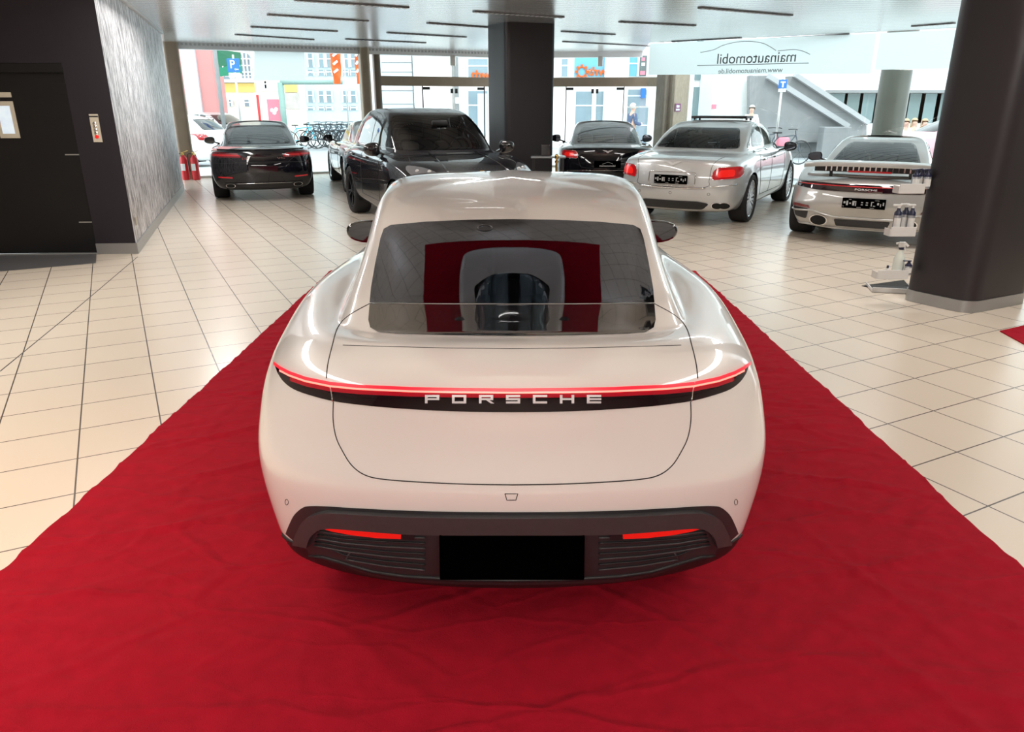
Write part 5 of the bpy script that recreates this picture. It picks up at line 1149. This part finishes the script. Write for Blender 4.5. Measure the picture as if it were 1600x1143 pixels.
# bicycles
def bicycle(name, label, loc, rz, fm, grp):
    t = thing(name, label, 'bicycle', loc, rz, grp); r = .34
    for x in (-.52, .52):
        b = bmesh.new(); tube(b, [(x + r*math.cos(k*math.pi/14), 0, r + .02 + r*math.sin(k*math.pi/14)) for k in range(28)], .02, 5, True)
        for k in range(8): bar(b, (x, 0, r + .02), (x + r*math.cos(k*math.pi/4), 0, r + .02 + r*math.sin(k*math.pi/4)), .006, .006, (0, 1, 0))
        finish('wheel', b, MATS['black_plastic'], t)
    b = bmesh.new(); W_ = (-.52, 0, .36); BB = (-.08, 0, .32); ST = (-.22, 0, .80); HD = (.34, 0, .86); FW = (.52, 0, .36)
    for p, q in ((W_, BB), (W_, ST), (BB, ST), (BB, HD), (ST, HD), (HD, FW), (ST, (-.25, 0, .92)), (HD, (.31, 0, 1.0))): tube(b, [p, q], .018, 6)
    finish('frame', b, fm, t)
    b = bmesh.new(); box(b, (-.38, -.07, .91), (-.12, .07, .96), None, .02); finish('saddle', b, MATS['black_plastic'], t)
    b = bmesh.new(); tube(b, [(.22, -.28, 1.02), (.32, -.12, 1.03), (.31, .12, 1.03), (.22, .28, 1.02)], .014, 6); finish('handlebar', b, MATS['black_plastic'], t)
    return t
M_cyan = pm('bike_cyan', (.03, .45, .62), .4); M_bdark = pm('bike_dark', (.05, .07, .09), .4)
b0 = bicycle('bicycle', 'bright cyan bicycle at the left end of the bicycle row', (*at(470, 188, Y=31.6)[:2], -.005), R(8), M_cyan, 'bicycles parked in front of the office block')
b1 = bicycle('bicycle', 'dark bicycle in the row in front of the office block', (*at(487, 188, Y=33.2)[:2], -.005), R(40), M_bdark, 'bicycles parked in front of the office block')
for k in range(10):
    o = copy_tree(b1); q = at(497 + k*8.6, 188, Y=32.2 + 1.1*(k % 2)); o.location = (q.x, q.y, -.005); o.rotation_euler = (0, 0, R(38 + [0, 4, -3, 5, 2][k % 5]))
bicycle('bicycle', 'dark bicycle with pink red frame bag behind the silver sedan', (*at(1228, 200, Y=23.2)[:2], -.005), R(5), M_bdark, None)
bk = [o for o in C.objects if o.name.startswith('bicycle')][-1]
b = bmesh.new(); box(b, (-.22, -.12, .55), (.12, .12, .80), None, .05); finish('frame_bag', b, M_poster, C.objects[bk.name], True, 40)
bicycle('bicycle', 'dark bicycle leaning left of the white sign post', (*at(1203, 200, Y=24.5)[:2], -.005), R(30), M_bdark, None)
# people outside
def person(name, label, loc, rz, top_m, leg_m, hair_m, sit=False, arm='down', h=1.74, long=False):
    t = thing(name, label, 'person', loc, rz); k = h/1.74; dz = -.44 if sit else 0
    hip = Vector((0, 0, .93 + dz)); pts = {}; V = []; E_ = []; Rr = []
    def chain(ps, rs, start=None):
        i = start
        for p, r_ in zip(ps, rs):
            V.append(Vector(p)); Rr.append(r_)
            if i is not None: E_.append((i, len(V)-1))
            i = len(V)-1
        return i
    V.append(hip); Rr.append(.14)
    ch = chain([(0, 0, 1.15 + dz), (0, 0, 1.36 + dz), (0, 0, 1.47 + dz), (0, .01, 1.53 + dz), (0, .03, 1.60 + dz), (0, .035, 1.68 + dz)], [.135, .15, .075, .055, .085, .085], 0)
    sh = 2
    for sg in (-1, 1):
        if arm == 'hold': ps = [(sg*.17, 0, 1.41 + dz), (sg*.25, .02, 1.14 + dz), (sg*.12, .26, 1.12 + dz), (sg*.06, .34, 1.15 + dz)]
        else: ps = [(sg*.17, 0, 1.41 + dz), (sg*.24, -.01, 1.14 + dz), (sg*.25, .05, .90 + dz), (sg*.25, .07, .80 + dz)]
        chain(ps, [.06, .047, .036, .034], sh)
        if sit: lg = [(sg*.10, .04, .90 + dz), (sg*.12, .45, .48), (sg*.12, .45, .09), (sg*.13, .60, .03)]
        else: lg = [(sg*.10, 0, .86), (sg*.11, .02, .48), (sg*.11, -.02, .08), (sg*.12, .12, .035)]
        chain(lg, [.095, .065, .045, .04], 0)
    def skin(nm, keep, grow, mat):
        idx = [i for i in range(len(V)) if keep(V[i], i)]; mp = {i: n for n, i in enumerate(idx)}
        me = bpy.data.meshes.new(nm); me.from_pydata([V[i]*k for i in idx], [(mp[a], mp[c]) for a, c in E_ if a in mp and c in mp], []); o = bpy.data.objects.new(nm, me); C.objects.link(o)
        m_ = o.modifiers.new('skin', 'SKIN'); m2 = o.modifiers.new('sub', 'SUBSURF'); m2.levels = 2
        for n, i in enumerate(idx): me.skin_vertices[0].data[n].radius = ((Rr[i] + grow)*k, (Rr[i] + grow)*k*(.8 if i in (0, 1, 2) else 1))
        me.skin_vertices[0].data[0].use_root = True
        dg = bpy.context.evaluated_depsgraph_get(); me2 = bpy.data.meshes.new_from_object(o.evaluated_get(dg)); bpy.data.objects.remove(o); me2.materials.clear(); me2.materials.append(mat)
        me2.polygons.foreach_set('use_smooth', [True]*len(me2.polygons)); q = bpy.data.objects.new(nm, me2); C.objects.link(q); q.parent = t; return q
    skin('body', lambda v, i: True, 0, MATS['skin'])
    arms = lambda i: i in (7, 8, 9, 15, 16, 17)
    skin('jacket', lambda v, i: i in (0, 1, 2) or arms(i), .022, top_m)
    skin('trousers', lambda v, i: i in (0, 11, 12, 13, 19, 20, 21), .016, leg_m)
    b = bmesh.new(); bmesh.ops.create_uvsphere(b, u_segments=14, v_segments=10, radius=.112*k, matrix=Matrix.Translation(Vector((0, .008, 1.675 + dz))*k))
    for v in b.verts:
        if long and v.co.y < .02*k and v.co.z < (1.68 + dz)*k: v.co.z -= .16*k; v.co.x *= 1.15
    bmesh.ops.delete(b, geom=[v for v in b.verts if v.co.y > .05*k and v.co.z < (1.70 + dz)*k or (not long and v.co.z < (1.60 + dz)*k)], context='VERTS'); finish('hair', b, hair_m, t, True)
    b = bmesh.new(); bmesh.ops.create_icosphere(b, subdivisions=1, radius=.018*k, matrix=Matrix.Translation(Vector((0, .13, 1.635 + dz))*k)); finish('nose', b, MATS['skin'], t, True)
    return t
pm('skin', (.72, .45, .35), .6); M_navy = pm('navy_cloth', (.08, .12, .22), .8); M_jean = pm('light_denim', (.45, .55, .66), .8); M_greyhair = pm('grey_hair', (.6, .56, .52), .7); M_blond = pm('blond_hair', (.55, .40, .25), .7); M_whitec = pm('white_cloth', (.82, .78, .76), .8); M_tanc = pm('tan_cloth', (.62, .45, .35), .8)
q = at(987, 200, Y=25.5); pr = person('person', 'man in navy jacket and light jeans looking down at something in his hands', (q.x, 25.5, -.005), R(-70), M_navy, M_jean, M_greyhair, False, 'hold')
q = at(1172, 200, Y=26.2); person('person', 'person in white top standing behind the sunroof of the silver sedan', (q.x, 26.2, -.005), R(160), M_whitec, M_jean, M_greyhair, False, 'down', 1.68)
for px_, lab, tm in ((1414, 'seated person in white top, left one of the three behind the grey sports car', M_whitec), (1427, 'seated long-haired person in tan top between two others behind the grey sports car', M_tanc), (1443, 'seated person in white top sitting slightly apart behind the grey sports car', M_whitec)):
    Yp = 26.0 if px_ == 1427 else 25; q = at(px_, 200, Y=Yp); person('person', lab, (q.x, q.y, -.005), R(185), tm, M_jean, M_blond, True, 'down', 1.7, True)
p, q = at(1405, 220, Y=25.1), at(1453, 220, Y=25.1); b = bmesh.new(); box(b, (p.x, 24.95, .28), (q.x, 26.3, .34), None, .01)
for x in (p.x + .1, q.x-.1): box(b, (x-.04, 25.0, -.005), (x + .04, 26.2, .28))
tag(finish('street_bench', b, M_conc), 'plain bench under the three seated people outside', 'bench')
# cars in the street
def street_car(name, label, loc, rz, mat, suv=0):
    lv = gen(4.4, .9, .22, .62, .98, 1.02, .18, 1.03, .75, 1.42, 1.50 + .1*suv, 2.2, 1.42, 3.2, 1.02, .80, .98, .74, .58, .30, .45, .02, .0)
    c = Car(name, label, 'car', loc, rz, lv, mat, wheels4(.76, .85, 2.6, .32), .9, 3, 3)
    windows(c, rpoly([(-.55, 1.08), (.55, 1.08), (.45, 1.38), (-.45, 1.38)], .06), rpoly([(-.58, 1.05), (.58, 1.05), (.46, 1.40), (-.46, 1.40)], .06), [rpoly([(1.72, 1.06), (2.75, 1.05), (2.35, 1.36), (1.72, 1.42)], .05), rpoly([(.75, 1.08), (1.65, 1.06), (1.65, 1.42), (1.05, 1.38)], .05)], MATS['dark_glass'], False, MATS['dark_glass'])
    for P in ([(.60, .80), (.84, .82), (.82, .98), (.66, .98)],):
        for Q in (P, mir(P)): c.patch('taillight', rpoly(Q, .03), 'rear', MATS['tail_red'], .01, .06)
    for P in ([(.50, .66), (.82, .68), (.80, .80), (.55, .77)],):
        for Q in (P, mir(P)): c.patch('headlight', rpoly(Q, .03), 'front', MATS['lens_clear'], .01, .06)
    c.patch('grille', rpoly([(-.4, .40), (.4, .40), (.45, .60), (-.45, .60)], .03), 'front', MATS['black_plastic'], .01, .08)
    c.arches(.36); c.wheel(.32, .22, .22, 6, MATS['rim_silver'], 0); c.done(); return c
q = at(372, 230, Y=33); street_car('silver_car', 'silver car standing in front of the cream house across the street', (q.x-1.6, 32.2, -.06), R(-125), M_silver_paint)
q = at(343, 230, Y=22.3); street_car('white_car', 'white car with red tail lamp parked outside behind the tan left column', (q.x, 22.9, -.06), R(78), M_street_white)
q = at(1462, 220, Y=22.5); street_car('pink_car', 'pink car outside between the grey sports car and the right pillar', (q.x + 2.6, 22.6, -.06), R(90), M_street_pink)
# ------------------------------------------------------------------ things in the showroom
def extinguisher(px_, lab):
    q = FA + Vector((.05, -.34, 0)) + Vector((px_, 0, 0)); t = thing('fire_extinguisher', lab, 'fire extinguisher', (q.x, q.y, 0), 0, 'fire extinguishers')
    b = bmesh.new(); lathe(b, [(.085, .001), (.09, .02), (.09, .46), (.075, .52), (.035, .56), (.03, .58)], 20); finish('cylinder', b, M_red, t, True, 40)
    b = bmesh.new(); box(b, (-.03, -.03, .58), (.03, .03, .63), None, .006); bar(b, (-.03, 0, .63), (.12, 0, .68), .03, .012); finish('valve', b, MATS['brass'], t)
    b = bmesh.new(); tube(b, spline([(.0, -.03, .60), (-.11, -.05, .60), (-.125, -.05, .40), (-.11, -.05, .20)], 5), .012, 6); finish('hose', b, MATS['black_plastic'], t, True)
    b = bmesh.new(); box(b, (-.05, -.094, .22), (.05, -.088, .38)); finish('instruction_label', b, MATS['plate_white'], t)
extinguisher(.06, 'left one of two red fire extinguishers at the foot of the tan left column'); extinguisher(.31, 'right one of two red fire extinguishers at the foot of the tan left column')
# table, box, gold stanchion by the middle pillar
M_glasst = pm('table_glass', (.25, .26, .27), .1, coat=1)
def in_room(px_, py_, Y): return at(px_, py_, Y=Y)
t0 = in_room(856, 243, 13.3); t = thing('side_table', 'small dark table with glossy top in front of the middle pillar', 'table', (t0.x, 13.3, 0))
b = bmesh.new(); box(b, (-.30, -.25, t0.z-.03), (.30, .25, t0.z), None, .008); finish('table_top', b, M_glasst, t, True, 40)
for sx_ in (-.25, .25):
    for sy_ in (-.2, .2): b = bmesh.new(); box(b, (sx_-.02, sy_-.02, 0), (sx_ + .02, sy_ + .02, t0.z-.03)); finish('leg', b, MATS['black_plastic'], t)
b = bmesh.new(); box(b, (-.17, -.06, t0.z), (-.02, .06, t0.z + .19), None, .006); o = finish('display_box', b, MATS['black_gloss']); o.location = (t0.x + .05, 13.3, .001); tag(o, 'upright black box standing on the side table by the pillar', 'box')
b = bmesh.new(); box(b, (-.24, -.2, .32), (.05, .1, .52), None, .05); box(b, (-.2, -.16, .001), (.0, .06, .33)); o = finish('red_case', b, M_red, None, True, 40); o.location = (t0.x + .02, 13.34, 0); tag(o, 'red and white case under the side table by the pillar', 'case')
q = in_room(870, 240, 12.8); t = thing('rope_stanchion', 'gold rope stanchion with ball top right of the side table', 'stanchion', (q.x, 12.8, 0))
b = bmesh.new(); lathe(b, [(.15, .001), (.15, .02), (.04, .04), (.02, .06), (.02, .80), (.03, .81), (.03, .84), (.015, .85), (.032, .88), (.036, .91), (.025, .94), (.001, .95)], 16); finish('post', b, MATS['brass'], t, True, 40)
# bottle shelves on the right pillar
M_shelf = pm('shelf_white', (.62, .61, .60), .4); M_btl = pm('bottle_grey', (.36, .37, .39), .25, .4); M_navyc = pm('cap_navy', (.015, .018, .05), .35); M_lab = pm('bottle_label', (.70, .70, .68), .4); M_clear = pm('spray_body', (.70, .74, .68), .25)
SD = Vector((pC if 0 else Vector((3.66, 6.76))).to_3d()); sdir = Vector((-.846, -.53, 0)).normalized()          # outward from the pillar's left face
# shelf row runs along the face direction
fdir = Vector((.33, -.54, 0)).normalized()
def shelf(z, lab, px_l, px_r, py_):
    a = at(px_l, py_, Y=6.62); t = thing('wall_shelf', lab, 'shelf', (a.x, 6.62, z)); w = at(px_r, py_, Y=6.62).x - a.x
    b = bmesh.new(); box(b, (0, -.0, -.006), (w-.01, .10, .0)); finish('shelf_board', b, M_shelf, t)
    b = bmesh.new(); box(b, (0, -.012, -.035), (w-.01, .0, .05), None, .003); finish('front_lip', b, M_shelf, t)
    b = bmesh.new(); box(b, (-.008, -.01, -.035), (.0, .10, .03), None, .002); finish('end_lip', b, M_shelf, t); return t
def bottle(loc, lab, grp, hgt=.22, pump=True):
    t = thing('spray_bottle', lab, 'bottle', loc, 0, grp); r = .032; b = bmesh.new(); lathe(b, [(r, .001), (r, hgt*.58), (r*.85, hgt*.66)], 16); finish('bottle_body', b, M_btl, t, True, 40)
    b = bmesh.new(); lathe(b, [(r*.98, hgt*.60), (r*.95, hgt*.70), (r*.5, hgt*.78), (r*.45, hgt*.86)], 16); finish('shoulder', b, M_navyc, t, True, 40)
    b = bmesh.new(); lathe(b, [(r*.4, hgt*.84), (r*.42, hgt*.97), (r*.3, hgt)], 12); box(b, (-.055, -.012, hgt*.93), (.02, .012, hgt*1.0), None, .004); finish('pump_head', b, M_lab if pump else M_navyc, t, True, 40)
    b = bmesh.new(); N = 8; v0 = [b.verts.new((r*1.02*math.cos(R(200 + 140*k/N)), r*1.02*math.sin(R(200 + 140*k/N)), hgt*.12)) for k in range(N+1)]; v1 = [b.verts.new((v.co.x, v.co.y, hgt*.5)) for v in v0]
    for k in range(N): b.faces.new((v0[k], v0[k+1], v1[k+1], v1[k]))
    finish('bottle_label', b, M_lab, t); return t
zs1 = at(1420, 296, Y=6.62).z; zs2 = at(1410, 363, Y=6.62).z; zs3 = at(1400, 430, Y=6.62).z; zs4 = at(1390, 452, Y=6.6).z
s1 = shelf(zs1, 'top white shelf with small dark bottles beside the right pillar', 1405, 1446, 296)
s2 = shelf(zs2, 'middle white shelf with pump bottles beside the right pillar', 1391, 1432, 363)
s3 = shelf(zs3, 'lowest white shelf with trigger spray bottle beside the right pillar', 1371, 1420, 430)
b = bmesh.new()
for px_ in (1446, 1447): pass
for sh_, pxs, hh, nm in ((s1, (1427, 1436, 1445), .17, 'top'), (s2, (1409, 1421, 1431), .24, 'middle')):
    for k, px_ in enumerate(pxs):
        q = at(px_, 300, Y=6.69 + .05*(k % 2)); bottle((q.x, q.y, sh_.location.z + .0005), '%s of three dark capped bottles on the %s shelf' % (['leftmost', 'middle', 'rightmost'][k], nm), 'bottles on the pillar shelves', hh, nm == 'middle')
q = at(1406, 400, Y=6.74); t = thing('trigger_spray', 'pale trigger spray bottle on the lowest pillar shelf', 'spray bottle', (q.x, q.y, zs3 + .0005)); b = bmesh.new()
lathe(b, [(.048, .001), (.05, .02), (.05, .12), (.035, .17), (.018, .20), (.018, .22)], 18); finish('bottle_body', b, M_clear, t, True, 40)
b = bmesh.new(); lathe(b, [(.022, .215), (.022, .235)], 14); finish('collar', b, M_navyc, t, True, 40)
b = bmesh.new(); box(b, (-.025, -.014, .235), (.03, .014, .285), None, .006); bar(b, (.02, 0, .28), (.06, 0, .245), .02, .02); bar(b, (-.02, 0, .275), (-.05, 0, .27), .016, .016); bar(b, (.03, 0, .25), (.035, 0, .20), .012, .012); finish('trigger_head', b, M_lab, t, True, 40)
q = at(1388, 412, Y=6.68); t = thing('small_bottle', 'tiny clear bottle with black cap at the left end of the lowest shelf', 'bottle', (q.x, q.y, zs3 + .0005)); b = bmesh.new(); lathe(b, [(.018, .001), (.018, .045), (.009, .055)], 12); finish('bottle_body', b, M_lab, t, True, 40); b = bmesh.new(); lathe(b, [(.01, .054), (.01, .08)], 10); finish('cap', b, M_navyc, t, True, 40)
q = at(1420, 412, Y=6.66); bottle((q.x, q.y, zs3 + .0005), 'small dark capped bottle right of the trigger spray on the lowest shelf', None, .13, False)
# floor tray with black mat
a = at(1364, 456, z=0); t = thing('floor_tray', 'shallow white tray on the floor at the foot of the right pillar', 'tray', (a.x, a.y, 0)); t.rotation_euler = (0, 0, R(-14)); b = bmesh.new(); box(b, (0, 0, .001), (.42, .30, .008)); finish('tray_base', b, MATS['black_plastic'], t)
b = bmesh.new(); box(b, (-.01, -.012, .001), (.42, .0, .05), None, .003); box(b, (-.012, -.01, .001), (.0, .30, .03), None, .003); finish('tray_rim', b, M_shelf, t)
b = bmesh.new(); mp_ = [at(x, y, z=0) for x, y in ((1346, 447), (1372, 452), (1420, 447), (1412, 438))]; prism(b, [(p.x, p.y) for p in mp_], .006, None, .001); o = finish('rubber_mat', b, pm('rubber_black', (.02, .02, .02), .8, bump=.6, bscale=90)); tag(o, 'black ribbed rubber mat under the white floor tray', 'mat')
# ------------------------------------------------------------------ light
w = bpy.data.worlds.new('world'); bpy.context.scene.world = w; w.use_nodes = True
n = w.node_tree; bg = n.nodes['Background']; sky = n.nodes.new('ShaderNodeTexSky'); sky.sky_type = 'HOSEK_WILKIE'; sky.turbidity = 6; sky.ground_albedo = .6
sky.sun_direction = (.3, -.5, .8)
mx = n.nodes.new('ShaderNodeMix'); mx.data_type = 'RGBA'; mx.inputs[0].default_value = .75; mx.inputs[7].default_value = (.93, .98, 1, 1)
n.links.new(sky.outputs[0], mx.inputs[6]); n.links.new(mx.outputs[2], bg.inputs[0]); bg.inputs[1].default_value = 3.0
def area(name, loc, sx, sy, power, col=(1, .96, .90), rot=(0, 0, 0), spread=180):
    l = bpy.data.lights.new(name, 'AREA'); l.shape = 'RECTANGLE'; l.size = sx; l.size_y = sy; l.energy = power; l.color = col; l.spread = R(spread)
    o = bpy.data.objects.new(name, l); C.objects.link(o); o.location = loc; o.rotation_euler = rot; return o
area('ceiling_fill_light', (-4.2, 4.0, 3.06), .5, 8, 170); area('ceiling_fill_light', (4.2, 4.0, 3.06), .5, 8, 150)  # unseen area lights added along both sides to light the hall
area('ceiling_fill_light', (0, -2.5, 3.06), 5, .8, 230, (1, .95, .88))  # unseen light added behind the camera, brightens the white car's rear
area('ceiling_fill_light', (-4.6, 11.2, 3.05), .35, 3.5, 75, (1, .98, .96), (0, R(-14), R(18))); area('ceiling_fill_light', (-.3, 11.35, 3.05), 1.6, .12, 45, (1, .98, .95)); area('ceiling_fill_light', (4.2, 8.4, 3.05), 3, .12, 60, (1, .98, .95))  # added fills: first for the textured wall, others thinned to lamp-like lines
l = bpy.data.lights.new('sun', 'SUN'); l.energy = 1.0; l.angle = R(8); o = bpy.data.objects.new('sun', l); C.objects.link(o); o.rotation_euler = (R(42), 0, R(12))
l = bpy.data.lights.new('warm_spot', 'SPOT'); l.energy = 170; l.color = (1, .66, .38); l.spot_size = R(88); l.spot_blend = 1; l.shadow_soft_size = .2
o = bpy.data.objects.new('warm_spot', l); C.objects.link(o); o.location = (-2.7, 1.9, 2.95); o.rotation_euler = (R(8), R(0), 0)
vs = bpy.context.scene.view_settings; vs.view_transform = 'Standard'; vs.look = 'None'; vs.exposure = 0.3; vs.gamma = 1.0
cy = bpy.context.scene.cycles; cy.max_bounces = 8; cy.transparent_max_bounces = 16; cy.sample_clamp_indirect = 6; cy.use_denoising = True; cy.blur_glossy = .5; cy.caustics_reflective = True
cy.diffuse_bounces = 4; cy.glossy_bounces = 6
